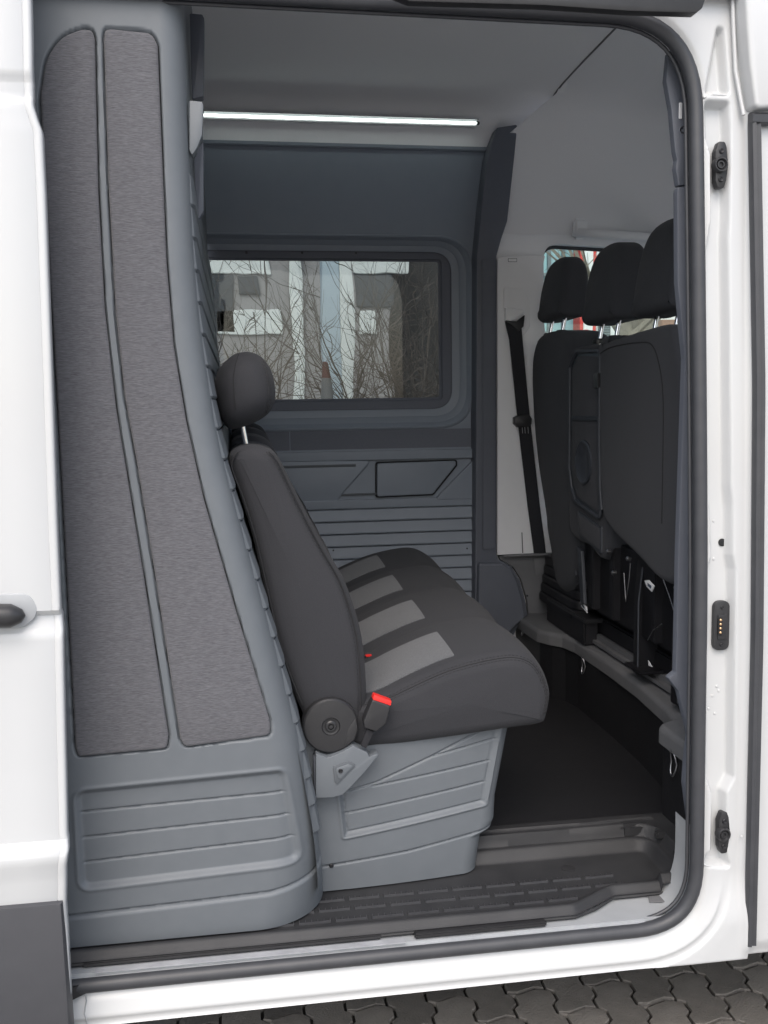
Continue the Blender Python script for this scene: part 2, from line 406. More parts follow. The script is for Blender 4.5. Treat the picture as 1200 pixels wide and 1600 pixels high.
# --- rubber seal round the opening
seal_in = inset_loop(densify(opening), .0128)
prof = [(.0142*math.cos(a)*(1.08 if math.cos(a) > 0 else 1), .0155*math.sin(a)) for a in np.linspace(0, 2*math.pi, 15)[:-1]]
seal = sweep('door_seal', [(x, float(th(z))+.004, z) for x, z in seal_in], prof, 'seal', van, closed=True, smooth=60)
lip = inset_loop(densify(opening), .0275)
sweep('seal_lip', [(x, float(th(z))+.020, z) for x, z in lip], .0042, 'seal', seal, closed=True)

# --- inner jamb behind the seal, white painted metal
jamb = densify(inset_loop(densify(opening), .012).tolist(), .02)
k0 = max(range(len(jamb)), key=lambda i: -abs(jamb[i][0]+1.3)-abs(jamb[i][1]-.39)); jamb = jamb[k0:]+jamb[:k0]
if jamb[5][0] < jamb[0][0]: jamb = [jamb[0]]+jamb[:0:-1]
jamb = [p for p in jamb[:140] if p[1] < .60]
rowsJ = [[(x, float(th(z))+d, z) for x, z in jamb] for d in (.0, .05, .11)]
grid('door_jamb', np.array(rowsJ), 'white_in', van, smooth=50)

# --- guide buffers on the pillar
def buffer(px, py):
    x, z = XZd(px, py, .015); y = float(th(z))+.012
    s = 1.12/805.
    pl = rpoly([(x+a*s, z-b*s) for a, b in [(-4, -34), (6, -34), (9, -26), (12, 0), (9, 22), (6, 32), (-4, 33), (-8, 22), (-9, -20)]], .006)
    p = prism('door_buffer', pl, y-.012, y+.004, 'black', van, .003)
    lathe('ring', [(.0155, .012), (.0155, .0), (.0135, -.003), (.0115, -.003), (.0105, .0), (.0085, .002), (.0075, -.001), (.005, -.001), (.004, .003)], (x-.003, y-.018, z), (0, 1, 0), 'black', p, 28)
    for dz in (.028, -.028): lathe('screw', [(.0055, .004), (.0055, 0), (.004, -.0015), (.002, -.0005)], (x, y-.0135, z+dz), (0, 1, 0), 'blackm', p, 14)
buffer(1121, 261); buffer(1126, 1298)
# --- contact plate with four gold contacts
x, z = XZd(1128, 978, .015); y = float(th(z))+.0235
s = 1/805.
cp = prism('contact_plate', rpoly([(x-14.5*s, z+43*s), (x+14.5*s, z+43*s), (x+14.5*s, z-43*s), (x-14.5*s, z-43*s)], .0165, 8), y-.008, y+.004, 'black', van, .002)
prism('raised_frame', rpoly([(x-8*s, z+20*s), (x+9*s, z+20*s), (x+9*s, z-23*s), (x-8*s, z-23*s)], .002), y-.011, y-.004, 'black', cp, .002)
prism('contact_slot', rpoly([(x-8*s, z+16*s), (x-.5*s, z+16*s), (x-.5*s, z-17*s), (x-8*s, z-17*s)], .004), y-.0118, y-.008, 'gap', cp, .0005)
for k in range(4): lathe('contact', [(.0034, .004), (.0034, .001), (.0026, -.001), (.001, -.002)], (x-4*s, y-.0125, z+(11-7.2*k)*s), (0, 1, 0), 'gold', cp, 14)
for dz in (32, -33): lathe('screw', [(.004, .003), (.004, 0), (.003, -.001), (.0015, -.0004)], (x, y-.009, z+dz*s), (0, 1, 0), 'blackm', cp, 14)

# --- front door and its seals, at the right-hand edge of the opening
fd = box('front_door', (.196, -.034, .292), (1.25, .02, 1.36), 'white', van, .012)
box('window_post', (.196, -.020, 1.362), (.235, .05, 2.03), 'white', fd, .008)
FDW = fd
box('window_header', (.237, -.01, 1.97), (1.25, .05, 2.03), 'white', fd, .008)
st = []
for py in np.linspace(192, 1476, 40):
    px = np.interp(py, [192, 600, 1000, 1480], [1180, 1187, 1184, 1173]); x_, z_ = XZd(px, py, -.02); st.append((x_, float(th(z_))-.018, z_))
sweep('front_door_seal', st, [(.011, .008), (-.011, .008), (-.0135, .0), (-.010, -.010), (-.003, -.012), (.0, -.007), (.009, -.009), (.0125, 0)], 'seal', van)
a, b = XZd(1172, 186, -.02); sweep('upper_door_seal', [(a, float(th(b))-.02, b), (a+.10, float(th(b))-.02, b+.001), (1.0, float(th(b))-.02, b+.012)], [(.011, .009), (-.011, .009), (-.013, 0), (-.008, -.011), (.006, -.012), (.013, 0)], 'seal', van, up=(0, 1, 0))
rp = PXZ([(1149, -60), (1153, 40), (1158, 110), (1166, 172), (1172, 177), (1300, 166), (1300, -60)], .04)
prism('roof_side_panel', rpoly(rp, .01), .005, .07, 'white', van, .008, 3)
gt = sweep('roof_gutter', [W(1143, -40, .05), W(1146, 40, .045), W(1149, 110, .04), W(1158, 160, .035), W(1162, 180, .03)], .004, 'white', van)
rc = PXZ([(560, -30), (640, 2), (850, 8), (985, 17), (1088, 20), (1098, 12), (1112, -30)], -.03)
prism('upper_rail_cover', rpoly(rc, .008), -.03, -.008, 'black', van, .006)

# --- sliding door pushed back over the rear side wall
ez = [XZ(px, py, -.085) for px, py in [(44, -60), (48, 60), (50, 160), (58, 186), (65, 205), (70, 300), (80, 560), (90, 830), (96, 964), (99, 985), (103, 1150), (107, 1300), (111, 1318), (107, 1345), (105, 1408), (109, 1500), (114, 1620), (118, 1800)]]
ezz = np.array([e[1] for e in ez])[::-1]; ezx = np.array([e[0] for e in ez])[::-1]
zz = np.unique(np.concatenate([np.arange(.12, 2.45, .008), np.linspace(ezz[0], ezz[-1], 90)]))[::-1]
def door_y(z): return -.085+float(np.interp(z, [.1, .55, .66, .70, .715, .728, .86, 1.05, 1.105, 1.118, 1.143, 1.147, 1.5, 2.030, 2.038, 2.068, 2.075, 2.45], [.0, -.012, -.026, -.034, -.030, -.016, -.012, -.010, -.008, -.002, .006, -.010, -.004, .003, .009, .009, .004, .02]))
rows = []
for z in zz:
    e = float(np.interp(z, ezz, ezx)); y = door_y(z)
    rr = .006
    row = [(x_, y, z) for x_ in np.linspace(-2.75, e-.016, 26)]+[(e-.014, y+.0015, z), (e-.012, y, z)]
    row += [(e-rr+rr*math.sin(t), y+rr-rr*math.cos(t), z) for t in np.linspace(0, math.pi/2, 6)]
    row += [(e, y+.02, z), (e-.004, y+.028, z), (e-.03, y+.034, z), (e-.09, y+.055, z), (-2.75, y+.06, z)]
    rows.append(row)
sd = grid('sliding_door', np.array(rows), 'white', van, smooth=40)
sd['label'] = 'white sliding door pushed back along the van side'
mz0, mz1 = XZ(105, 1408, -.11)[1], .235
mx = XZ(105, 1408, -.11)[0]-.007
prism('door_moulding', [(-2.7, mz0), (mx-.002, mz0), (mx+.003, mz1), (-2.7, mz1)], -.118, -.075, 'mould', sd, .007, 2)
hc = XZ(-22, 964, -.12)
lathe('door_handle', [(.002, -.095), (.014, -.085), (.021, -.05), (.022, .0), (.021, .04), (.012, .058), (.002, .064)], (hc[0], -.112, hc[1]), (1, 0, -.04), 'black', sd, 20)
prism('handle_cup', rpoly([(hc[0]-.14, hc[1]+.035), (hc[0]+.07, hc[1]+.035), (hc[0]+.085, hc[1]), (hc[0]+.06, hc[1]-.028), (hc[0]-.14, hc[1]-.03)], .04, 8), -.0965, -.08, 'white_in', sd, .003)
sweep('door_edge_seal', [(float(np.interp(z, ezz, ezx))-.03, door_y(z)+.05, z) for z in np.linspace(.25, 2.4, 80)], .011, 'seal', sd)
sweep('lower_arm', [(-1.40, -.03, .372), (-1.30, -.02, .375), (-1.255, .01, .378), (-1.235, .025, .385)], [(.012, .006), (-.012, .006), (-.012, -.006), (.012, -.006)], 'blackm', sd)

# --- inner sill, protective film, rubber strips
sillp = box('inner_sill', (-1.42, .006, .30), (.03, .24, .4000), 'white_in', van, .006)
film = box('protective_film', (-1.245, .0055, .4005), (-.62, .0235, .4025), 'wrap', van, .0005)
for a, b in (((-1.27), (-.668)), ((-.60), (-.315))):
    box('rubber_strip', (a, .0245 if a < -1 else .012, .4025), (b, .034, .413), 'black', van, .003)
prism('sill_corner_plate', [(-.06, .07), (.005, .06), (.02, .16), (-.03, .16)], .4035, .402, 'midgrey', van, .0005, axis='z')

# --- step tray with tread bars
xs = np.arange(-1.40, .104, .0045); ys = np.arange(.026, .36, .0035); X, Y = np.meshgrid(xs, ys)
well = rpoly([(-1.6, .05), (-.235, .05), (-.13, .112), (.035, .112), (.035, .292), (-1.6, .280)], [0, .03, .03, .04, .05, 0], 6)
s_in = sdf(X, Y, well)
Zt = .420+.026*sstep(-.022, .004, s_in)*np.where(Y > .16, 1, np.where(X > -.02, 1, .35))+.028*sstep(.012, .020, s_in)*np.where((Y > .16) | (X > .03), 1, 0)
front = rpoly([(-1.6, .028), (-.245, .028), (-.135, .092), (.2, .092), (.2, .5), (-1.6, .5)], [0, .03, .03, 0, 0, 0], 6)
s_f = sdf(X, Y, front)
Zt = Zt-.014*sstep(-.012, .002, s_f)
Zt = Zt+.0025*np.exp(-((s_f+.016)/.006)**2)
Zt = Zt+.006*np.exp(-(sdline(X, Y, [(-1.5, .318), (.06, .33)])/.004)**2)
msk = (s_f[:-1, :-1] < .004)
tray = grid('step_tray', np.stack([X, Y, Zt], -1), 'tray', van, mask=msk, smooth=55)
lipP = [(x_, y_, .404) for x_, y_ in densify([(-1.38, .028), (-.245, .028), (-.19, .052), (-.135, .090), (.08, .092)], .02, False)]
rowsL = [[(a, b+.003, .412) for a, b, c in lipP], [(a, b, .408) for a, b, c in lipP], [(a, b+.004, .403) for a, b, c in lipP]]
grid('tray_lip', np.array(rowsL), 'tray', tray, smooth=60)
def tread_mesh():
    V = []; F = []
    def bx(x0, x1, y0, y1, h):
        n = len(V); e = .0006
        V.extend([(x0, y0, -.003), (x1, y0, -.003), (x1, y1, -.003), (x0, y1, -.003), (x0+e, y0+e, h), (x1-e, y0+e, h), (x1-e, y1-e, h), (x0+e, y1-e, h)])
        F.extend([(n+a, n+b, n+c, n+d) for a, b, c, d in ((4, 5, 6, 7), (0, 1, 5, 4), (1, 2, 6, 5), (2, 3, 7, 6), (3, 0, 4, 7))])
    bx(-.034, .034, 0, .0034, .0040)
    for k in range(6): bx(-.0335+k*.0131, -.0312+k*.0131, .0036, .014, .0034)
    return mesh('tread_bar', V, F)
tm = tread_mesh()
for (yy, x0, x1) in ((.078, -1.15, -.20), (.122, -.87, -.06), (.163, -.80, -.03)):
    x_ = x0+.036
    while x_+.036 < x1:
        link('tread_bar', tm, 'tread', tray, (x_, yy, .4206)); x_ += .078
lathe('drain_plug', [(.016, -.001), (.016, .0008), (.012, .0016), (.001, .0016)], (-.195, .22, .4205), (0, 0, 1), 'black', tray, 20)
for p in [((.055, .25), .46), ((.06, .16), .452)]:
    box('tray_clip', (p[0][0]-.02, p[0][1]-.008, p[1]), (p[0][0]+.012, p[0][1]+.012, p[1]+.018), 'tray', tray, .004)
box('tray_upstand', (-.03, .300, .44), (.045, .335, .476), 'tray', tray, .008)

# --- cabin floor and the riser of the cab
fl = box('cabin_floor', (-1.5, .325, .42), (.60, 1.80, .466), 'floor', van, .004)
cabo = [(.103, 1.75), (.103, 1.56), (.108, 1.42), (.135, 1.365), (.17, 1.32), (.187, 1.24), (.190, .95), (.185, .72), (.165, .50), (.145, .40), (.10, .375), (.086, .355), (.088, .05), (1.4, .05), (1.4, 1.75)]
prism('cab_step_trim', rpoly(cabo, .03), .705, .66, 'midgrey', van, .016, 4, axis='z')
prism('cab_riser', rpoly([(x_+.012 if x_ < .5 else x_, y_) for x_, y_ in cabo], .03), .663, .40, 'floor', van, .0, axis='z')
box('raised_cab_floor', (.215, .42, .70), (1.3, 1.18, .742), 'midgrey', van, .016, seg=4)
box('raised_cab_ledge', (.20, .33, .70), (1.3, .50, .722), 'midgrey', van, .012, seg=3)
for px, py, Xp, sc in ((915, 1040, .185, 1), (1057, 1192, .10, 1.15), (820, 985, .12, .7)):
    c = WX(px, py, Xp); r0 = .028*sc
    sweep('lashing_loop', [(c[0]-.006-.006*abs(math.sin(t)), c[1]+r0*.45*math.cos(t), c[2]+r0*math.sin(t)) for t in np.linspace(0, 2*math.pi, 21)[:-1]], .0022, 'steel', van, closed=True, up=(1, 0, 0))

# --- inner trim of the near door pillar
up_ = PXZ([(1045, 82), (1057, 70), (1072, 92), (1100, 130), (1112, 200), (1112, 285), (1060, 290), (1056, 262), (1058, 250), (1055, 236), (1049, 170), (1041, 125)], .10)
ti = prism('upper_door_pillar_trim', rpoly(up_, .004), .10, .118, 'pillar', van, .005)
lo_ = PXZ([(1059, 292), (1112, 287), (1114, 700), (1110, 1290), (1078, 1290), (1070, 1225), (1072, 1195), (1077, 1150), (1060, 1080), (1044, 1060), (1056, 1051), (1060, 860), (1070, 560), (1067, 530), (1059, 440), (1058, 300)], .10)
ti2 = prism('lower_door_pillar_trim', rpoly(lo_, .005), .10, .118, 'pillar', van, .006)
c = W(1067, 203, .099); lathe('trim_clip', [(.007, .004), (.007, -.001), (.0045, -.001), (.004, .002)], c, (0, 1, 0), 'chrome', ti, 18)
c = W(1064, 172, .0985); prism('slot', rpoly([(c[0]-.004, c[2]+.015), (c[0]+.003, c[2]+.015), (c[0]+.003, c[2]-.017), (c[0]-.004, c[2]-.017)], .002), .0985, .104, 'light', ti, .0005)
c = W(1055, 80, .0985); lathe('screw', [(.004, .003), (.004, 0), (.002, -.001)], (c[0]+.003, c[1], c[2]-.008), (0, 1, 0), 'blackm', ti, 12)

# --- ceiling
YW = 1.72
nx, ny = 60, 60
rowsC = []
prof_c = [(.03, 2.31), (.06, 2.46), (.12, 2.56), (.22, 2.612), (.5, 2.62), (1.0, 2.62), (1.45, 2.615), (1.60, 2.598), (1.665, 2.575), (1.69, 2.55), (1.705, 2.50), (1.716, 2.44)]
prof_c = smooth_poly(prof_c, 5, False)
for x_ in np.linspace(-1.6, .215, 30): rowsC.append([(x_, a, b) for a, b in prof_c])
grid('headliner', np.array(rowsC), 'liner', van, smooth=60)
rowsC = []                                                       # cab part: comes down towards the windscreen
for x_ in np.concatenate([[.05, .06, .08, .10, .12], np.linspace(.14, 1.6, 44)]):
    t = max(0, (x_-.24)); drop = .40*sstep(.45, 1.6, x_)+.03*t
    lipd = .0
    zc = 2.634-drop
    sec = [(.15, 2.05), (.155, 2.22-.3*drop), (.175, 2.40-.7*drop), (.27, 2.52-.9*drop), (.45, zc-.03), (.8, zc), (1.15, zc-.005), (1.45, zc-.015), (1.58, 2.58-.85*drop), (1.635, 2.50-.7*drop), (1.665, 2.40-.5*drop), (1.69, 2.24-.2*drop), (1.70, 2.142)]
    rowsC.append([(max(x_, float(np.interp(b, [2.47, 2.56, 2.60], [.05, .16, .214])) if b > 2.3 else x_), a, b) for a, b in smooth_poly(sec, 5, False)])
sweep('liner_joint', [(.2165, a, b-.0005) for a, b in prof_c if b < 2.7 and a < 1.685], .0032, 'midgrey', van, up=(1, 0, 0))
grid('cab_headliner', np.array(rowsC), 'liner', van, smooth=60)
# roof skin and outer shell that keep daylight out
box('roof_skin', (-1.65, .0, 2.66), (1.7, 1.84, 2.70), 'white', van, .01)
box('rear_side_wall', (-3.2, .05, .30), (-1.43, .16, 2.68), 'white', van, .01)
box('far_side_skin', (-3.2, 1.80, .30), (-1.34, 1.84, 2.68), 'white', van, .01)
box('windscreen_header', (1.50, .05, 2.18), (1.7, 1.80, 2.66), 'midgrey', van, .02)
box('dashboard', (1.40, .05, .72), (1.85, 1.80, 1.40), 'pillar', van, .04)
box('underbody', (-1.5, .10, .33), (1.7, 1.82, .40), 'blackm', van, .01)

# --- far wall: upper panel with the window
def rrect(x0, x1, z0, z1, r, n=8): return rpoly([(x0, z0), (x1, z0), (x1, z1), (x0, z1)], r, n)
WX0, WX1, WZ0, WZ1 = -1.30, -.045, 1.425, 2.138
def ring(name, loops, m, parent, cap=None):
    """loops: list of (inset, y, radius) -> nested rounded rectangles"""
    rows = []
    for ins, y, r in loops:
        rows.append([(a, y, b) for a, b in rrect(WX0+ins, WX1-ins, WZ0+ins*.95, WZ1-ins*.72, r, 9)])
    return grid(name, np.array(rows), m, parent, closed_u=True, smooth=32)
outer = [(-1.55, 1.36), (.02, 1.36), (.02, 2.452), (-1.55, 2.452)]
bm = bmesh.new()
lo = [bm.verts.new((a, YW, b)) for a, b in outer]; hi = [bm.verts.new((a, YW, b)) for a, b in rrect(WX0, WX1, WZ0, WZ1, .145, 9)]
es = [bm.edges.new((l[i], l[(i+1) % len(l)])) for l in (lo, hi) for i in range(len(l))]
bmesh.ops.triangle_fill(bm, use_beauty=True, edges=es); bmesh.ops.recalc_face_normals(bm, faces=bm.faces)
me = bpy.data.meshes.new('upper_wall_panel'); bm.to_mesh(me); bm.free()
uw = link('upper_wall_panel', me, 'wallp', van)
box('panel_joint', (-1.5, YW-.012, 2.440), (.03, YW+.01, 2.456), 'wallp', uw, .004)
win = ring('window', [(0, YW, .145), (.003, YW-.006, .143), (.010, YW-.008, .138), (.015, YW-.004, .134), (.026, YW+.012, .124), (.046, YW+.020, .106), (.050, YW+.024, .102), (.066, YW+.026, .088), (.078, YW+.030, .078)], 'wallp', van)
inner = [(.078, YW+.030, .078), (.081, YW+.037, .075), (.084, YW+.038, .072), (.112, YW+.041, .018), (.115, YW+.050, .014), (.124, YW+.054, .012)]
ring('inner_frame', inner, 'strip', win)
gl = bpy.data.materials.new('tinted_wavy_glass'); gl.use_nodes = True; t = gl.node_tree; t.nodes.remove(t.nodes['Principled BSDF'])
out = t.nodes['Material Output']; rf = t.nodes.new('ShaderNodeBsdfRefraction'); rf.inputs['Color'].default_value = (.62, .66, .66, 1); rf.inputs['IOR'].default_value = 1.45; rf.inputs['Roughness'].default_value = 0
gs_ = t.nodes.new('ShaderNodeBsdfGlossy'); gs_.inputs['Roughness'].default_value = .02; mx_ = t.nodes.new('ShaderNodeMixShader'); mx_.inputs[0].default_value = .03
tc = t.nodes.new('ShaderNodeTexCoord'); mp = t.nodes.new('ShaderNodeMapping'); mp.inputs['Scale'].default_value = (7, 1, 2.6); n1 = t.nodes.new('ShaderNodeTexNoise'); n1.inputs['Scale'].default_value = 1.3; n1.inputs['Detail'].default_value = 1.0
bp = t.nodes.new('ShaderNodeBump'); bp.inputs['Strength'].default_value = .3; bp.inputs['Distance'].default_value = .0052
for a, b in ((tc.outputs['Object'], mp.inputs[0]), (mp.outputs[0], n1.inputs['Vector']), (n1.outputs[0], bp.inputs['Height']), (bp.outputs[0], rf.inputs['Normal']), (rf.outputs[0], mx_.inputs[1]), (gs_.outputs[0], mx_.inputs[2]), (mx_.outputs[0], out.inputs[0])): t.links.new(a, b)
gl2 = gl.copy(); gl2.name = 'tinted_glass_outer'; t2 = gl2.node_tree
for l in list(t2.links):
    if l.to_socket.name == 'Normal': t2.links.remove(l)
pane = box('pane', (WX0+.118, YW+.054, WZ0+.112), (WX1-.118, YW+.062, WZ1-.084), gl, win, 0)
pane.data.materials.append(gl2)
for p_ in pane.data.polygons:
    p_.use_smooth = False
    if p_.normal.y > .5: p_.material_index = 1
for px in (385, 472, 556):
    c = W(px, 397, YW+.04); box('frame_clip', (c[0]-.004, YW+.036, c[2]), (c[0]+.004, YW+.046, c[2]+.012), 'black', win, .001)

# dark fabric strips under the window, then the moulded lower panel
xs0 = XZ(453, 690, YW)[0]
ww = thing_none = None
box('fabric_strip', (-1.5, YW-.005, 1.352), (xs0-.0015, YW+.01, 1.424), 'strip', van, .002)
box('fabric_strip', (xs0+.0015, YW-.005, 1.352), (-.046, YW+.01, 1.424), 'strip', van, .002)
lw = box('lower_wall_panel', (-1.5, YW-.004, .46), (.0, YW+.03, 1.358), 'wallp', van, .003)
prism('upper_rail', rpoly([(-1.5, 1.347), (-.042, 1.347), (-.042, 1.312), (-1.5, 1.312)], .004), YW-.022, YW-.005, 'wallp', lw, .009, 4)
prism('lower_rail', rpoly([(-1.5, 1.166), (-.042, 1.166), (-.042, 1.132), (-1.5, 1.132)], .004), YW-.022, YW-.005, 'wallp', lw, .009, 4)
Yp = YW-.02
prism('relief_panel', rpoly(PXZ([(300, 722), (582, 719), (540, 766), (525, 785), (510, 787), (300, 791)], Yp), .012), YW-.020, YW-.005, 'wallp', lw, .005, 3)
prism('relief_strip', rpoly(PXZ([(430, 728), (556, 725), (556, 729), (430, 732)], YW-.022), .001), YW-.023, YW-.018, 'groove', lw, .001)
cov = prism('cover_plate', rpoly(PXZ([(589, 724), (712, 720), (712, 727), (676, 772), (589, 776)], Yp), [.012, .012, .006, .02, .010], 6), YW-.024, YW-.005, 'wallp', lw, .004, 3)
prism('cover_gap', rpoly(PXZ([(587, 722), (715, 718), (715, 728), (678, 774), (587, 778)], Yp), [.012, .012, .006, .02, .010], 6), YW-.0135, YW-.005, 'gap', lw, 0)
prism('relief_panel', rpoly(PXZ([(746, 712), (746, 779), (680, 781), (688, 772)], Yp), .006), YW-.024, YW-.005, 'wallp', lw, .006, 3)
prism('relief_strip', PXZ([(532, 772), (588, 770), (588, 773), (530, 775)], YW-.014), YW-.015, YW-.010, 'groove', lw, .001)
# ribs: horizontal slats that lap over each other
sl_me = None
def slat_mesh():
    h = .0462; L0 = 1.42
    prof_ = [(-.001, 0), (-.0135, .002), (-.0145, .006), (-.006, h-.004), (-.003, h-.001), (.004, h)]
    V = [(x_, a, b) for x_ in (-L0/2, L0/2) for a, b in prof_]; n = len(prof_)
    return mesh('slat', V, [(k, k+1, n+k+1, n+k) for k in range(n-1)]+[tuple(range(n))[::-1], tuple(range(n, 2*n))], 25)
slm = slat_mesh()
for k in range(14): link('slat', slm, 'wallp', lw, (-.752, YW-.013, 1.131-.0472*(k+1)))
for px, py in ((521, 860), (730, 857)): c = W(px, py, YW-.026); lathe('screw', [(.003, .006), (.003, 0), (.001, -.001)], c, (0, 1, 0), 'blackm', lw, 10)

# --- dark middle pillar on the far side, with the flared lower part
bp_ = PXZ([(777, 199), (809, 194), (805, 235), (797, 310), (793, 345), (784, 372), (776, 400), (776, 866), (779, 874), (800, 886), (812, 905), (821, 938), (825, 966), (812, 974), (800, 998), (742, 1010), (745, 400), (752, 325), (762, 245), (767, 225)], 1.64)
prism('middle_pillar_trim', rpoly(bp_, .008), 1.64, 1.74, 'pillar', van, .010, 4)
c = PXZ([(800, 900), (812, 920), (820, 960), (765, 985), (755, 900)], 1.64)
prism('pillar_foot', rpoly(PXZ([(748, 880), (786, 881), (800, 890), (809, 908), (818, 942), (821, 964), (806, 978), (790, 996), (746, 1004)], 1.615), .012), 1.612, 1.66, 'pillar', van, .026, 5)
box('pillar_belt_channel', (XZ(753, 405, 1.63)[0], 1.632, .97), (XZ(772, 405, 1.63)[0], 1.645, XZ(753, 405, 1.63)[1]), 'pillar', van, .003)
# --- light grey pillar trim beside the driver
lt = PXZ([(777, 404), (796, 400), (852, 400), (847, 420), (850, 500), (862, 620), (876, 740), (893, 862), (777, 867)], 1.67)
lp = prism('cab_pillar_trim', rpoly(lt, [.003, .006, .002, .01, .01, .01, .01, .004, .003]), 1.67, 1.72, 'light', van, .006, 3)
c = XZ(801, 404, 1.668); prism('airbag_mark', rpoly([(c[0]-.017, c[1]+.001), (c[0]+.017, c[1]+.001), (c[0]+.017, c[1]-.012), (c[0]-.017, c[1]-.012)], .002), 1.669, 1.672, 'midgrey', lp, .0003)
prism('airbag_mark_face', rpoly([(c[0]-.0155, c[1]-.0005), (c[0]+.0155, c[1]-.0005), (c[0]+.0155, c[1]-.0105), (c[0]-.0155, c[1]-.0105)], .002), 1.6684, 1.671, 'light', lp, .0003)
prism('height_adjuster', rpoly(PXZ([(787, 448), (818, 452), (828, 470), (828, 510), (818, 525), (796, 524), (788, 500)], 1.664), .012), 1.664, 1.672, 'light', lp, .003, 3)
prism('belt_guide', rpoly(PXZ([(790, 480), (818, 484), (818, 490), (806, 500), (790, 504)], 1.65), .006), 1.648, 1.668, 'light', lp, .005, 3)
for px in (815, 868): a = XZ(px, 832, 1.668); b = XZ(px+1, 864, 1.668); prism('pleat', [(a[0], a[1]), (a[0]+.003, a[1]), (b[0]+.004, b[1]), (b[0], b[1])], 1.6665, 1.672, 'midgrey', lp, .001)
# lower cab trim
lc = PXZ([(779, 869), (892, 863), (880, 900), (880, 970), (826, 972), (824, 940), (814, 905), (802, 886), (782, 875)], 1.685)
lct = prism('lower_cab_trim', rpoly(lc, .006), 1.685, 1.74, 'midgrey', van, .004)
prism('belt_cover', rpoly(PXZ([(834, 872), (869, 870), (869, 897), (866, 899), (838, 900)], 1.68), .004), 1.682, 1.69, 'midgrey', lct, .002)
c = W(824, 931, 1.683); lathe('screw', [(.004, .006), (.004, 0), (.002, -.002)], c, (0, 1, 0), 'blackm', lct, 12)
prism('cab_trim_shelf', rpoly([(.05, 1.655), (.32, 1.645), (.33, 1.70), (.05, 1.70)], .006), .943, .936, 'midgrey', lct, .002, axis='z')
# --- far cab door: inner panel with window opening, glass
cw = [(.02, .40), (1.45, .40), (1.45, 2.2), (.02, 2.2)]
hole = rpoly([(.232, 1.50), (1.15, 1.50), (1.05, 2.075), (.222, 2.112)], [.03, .05, .06, .06], 8)
bm = bmesh.new(); allv = []
for yy in (1.71, 1.75):
    lo = [bm.verts.new((a, yy, b)) for a, b in cw]; hi = [bm.verts.new((a, yy, b)) for a, b in hole]
    es = [bm.edges.new((l[i], l[(i+1) % len(l)])) for l in (lo, hi) for i in range(len(l))]
    bmesh.ops.triangle_fill(bm, use_beauty=True, edges=es); allv.append(hi)
for i in range(len(hole)): bm.faces.new((allv[0][i], allv[1][i], allv[1][(i+1) % len(hole)], allv[0][(i+1) % len(hole)]))
bmesh.ops.recalc_face_normals(bm, faces=bm.faces)
me = bpy.data.meshes.new('driver_door'); bm.to_mesh(me); bm.free()
dd = link('driver_door', me, 'light', van)
sweep('window_rubber', [(a, 1.752, b) for a, b in densify(inset_loop(hole, .004).tolist(), .03)], .008, 'seal', dd, closed=True)
cg = bpy.data.materials.new('clear_glass'); cg.use_nodes = True; t = cg.node_tree; t.nodes.remove(t.nodes['Principled BSDF']); out = t.nodes['Material Output']
tr = t.nodes.new('ShaderNodeBsdfTransparent'); tr.inputs[0].default_value = (.86, .92, .91, 1); g2 = t.nodes.new('ShaderNodeBsdfGlossy'); g2.inputs['Roughness'].default_value = .02; m2 = t.nodes.new('ShaderNodeMixShader'); m2.inputs[0].default_value = .05
for a, b in ((tr.outputs[0], m2.inputs[1]), (g2.outputs[0], m2.inputs[2]), (m2.outputs[0], out.inputs[0])): t.links.new(a, b)
box('window_glass', (.237, .008, 1.34), (1.24, .012, 1.975), cg, FDW, 0)
box('window_glass', (.20, 1.757, 1.47), (1.18, 1.761, 2.14), cg, dd, 0)
# near cab door: closed side next to the passenger (keeps the cab dark)
nb = box('near_cab_door_trim', (.20, .03, .40), (1.45, .06, 1.42), 'light', van, .01)
# --- grab handle over the far door
hp = [WX(903, 372, .40), WX(908, 360, .42)]
gh = sweep('grab_handle', [(.34, 1.70, 2.150), (.355, 1.655, 2.142), (.40, 1.635, 2.135), (.54, 1.635, 2.128), (.66, 1.64, 2.122), (.70, 1.655, 2.122), (.715, 1.70, 2.125)], [(.016*math.cos(a), .011*math.sin(a)) for a in np.linspace(0, 2*math.pi, 13)[:-1]], 'light', van)
box('handle_mount', (.33, 1.672, 2.125), (.385, 1.712, 2.20), 'light', gh, .012, seg=3)
box('sun_visor', (.66, 1.15, 2.12), (.72, 1.66, 2.17), 'light', van, .012)

# ================================================================== LED lamp
a = W(300, 180, 1.655); b = W(745, 191, 1.655)
led = thing('led_strip_light', 'thin glowing white light strip along the headliner edge above the window', 'light', (-.5, 1.68, 2.5))
lz = (a[2]+b[2])/2
box('diffuser', (-1.35, 1.650, lz-.003), (b[0], 1.662, lz+.003), 'led', led, .002)
box('housing', (-1.36, 1.6625, lz-.008), (b[0]+.004, 1.70, lz+.008), 'liner', led, .003)
box('added_glow_lip', (-1.36, 1.640, lz+.0082), (b[0]+.004, 1.67, lz+.0098), 'midgrey', led, .0005)  # added lip that keeps the strip's glow off the ceiling
box('end_cap', (b[0]+.0005, 1.651, lz-.006), (b[0]+.010, 1.664, lz+.006), 'black', led, .002)

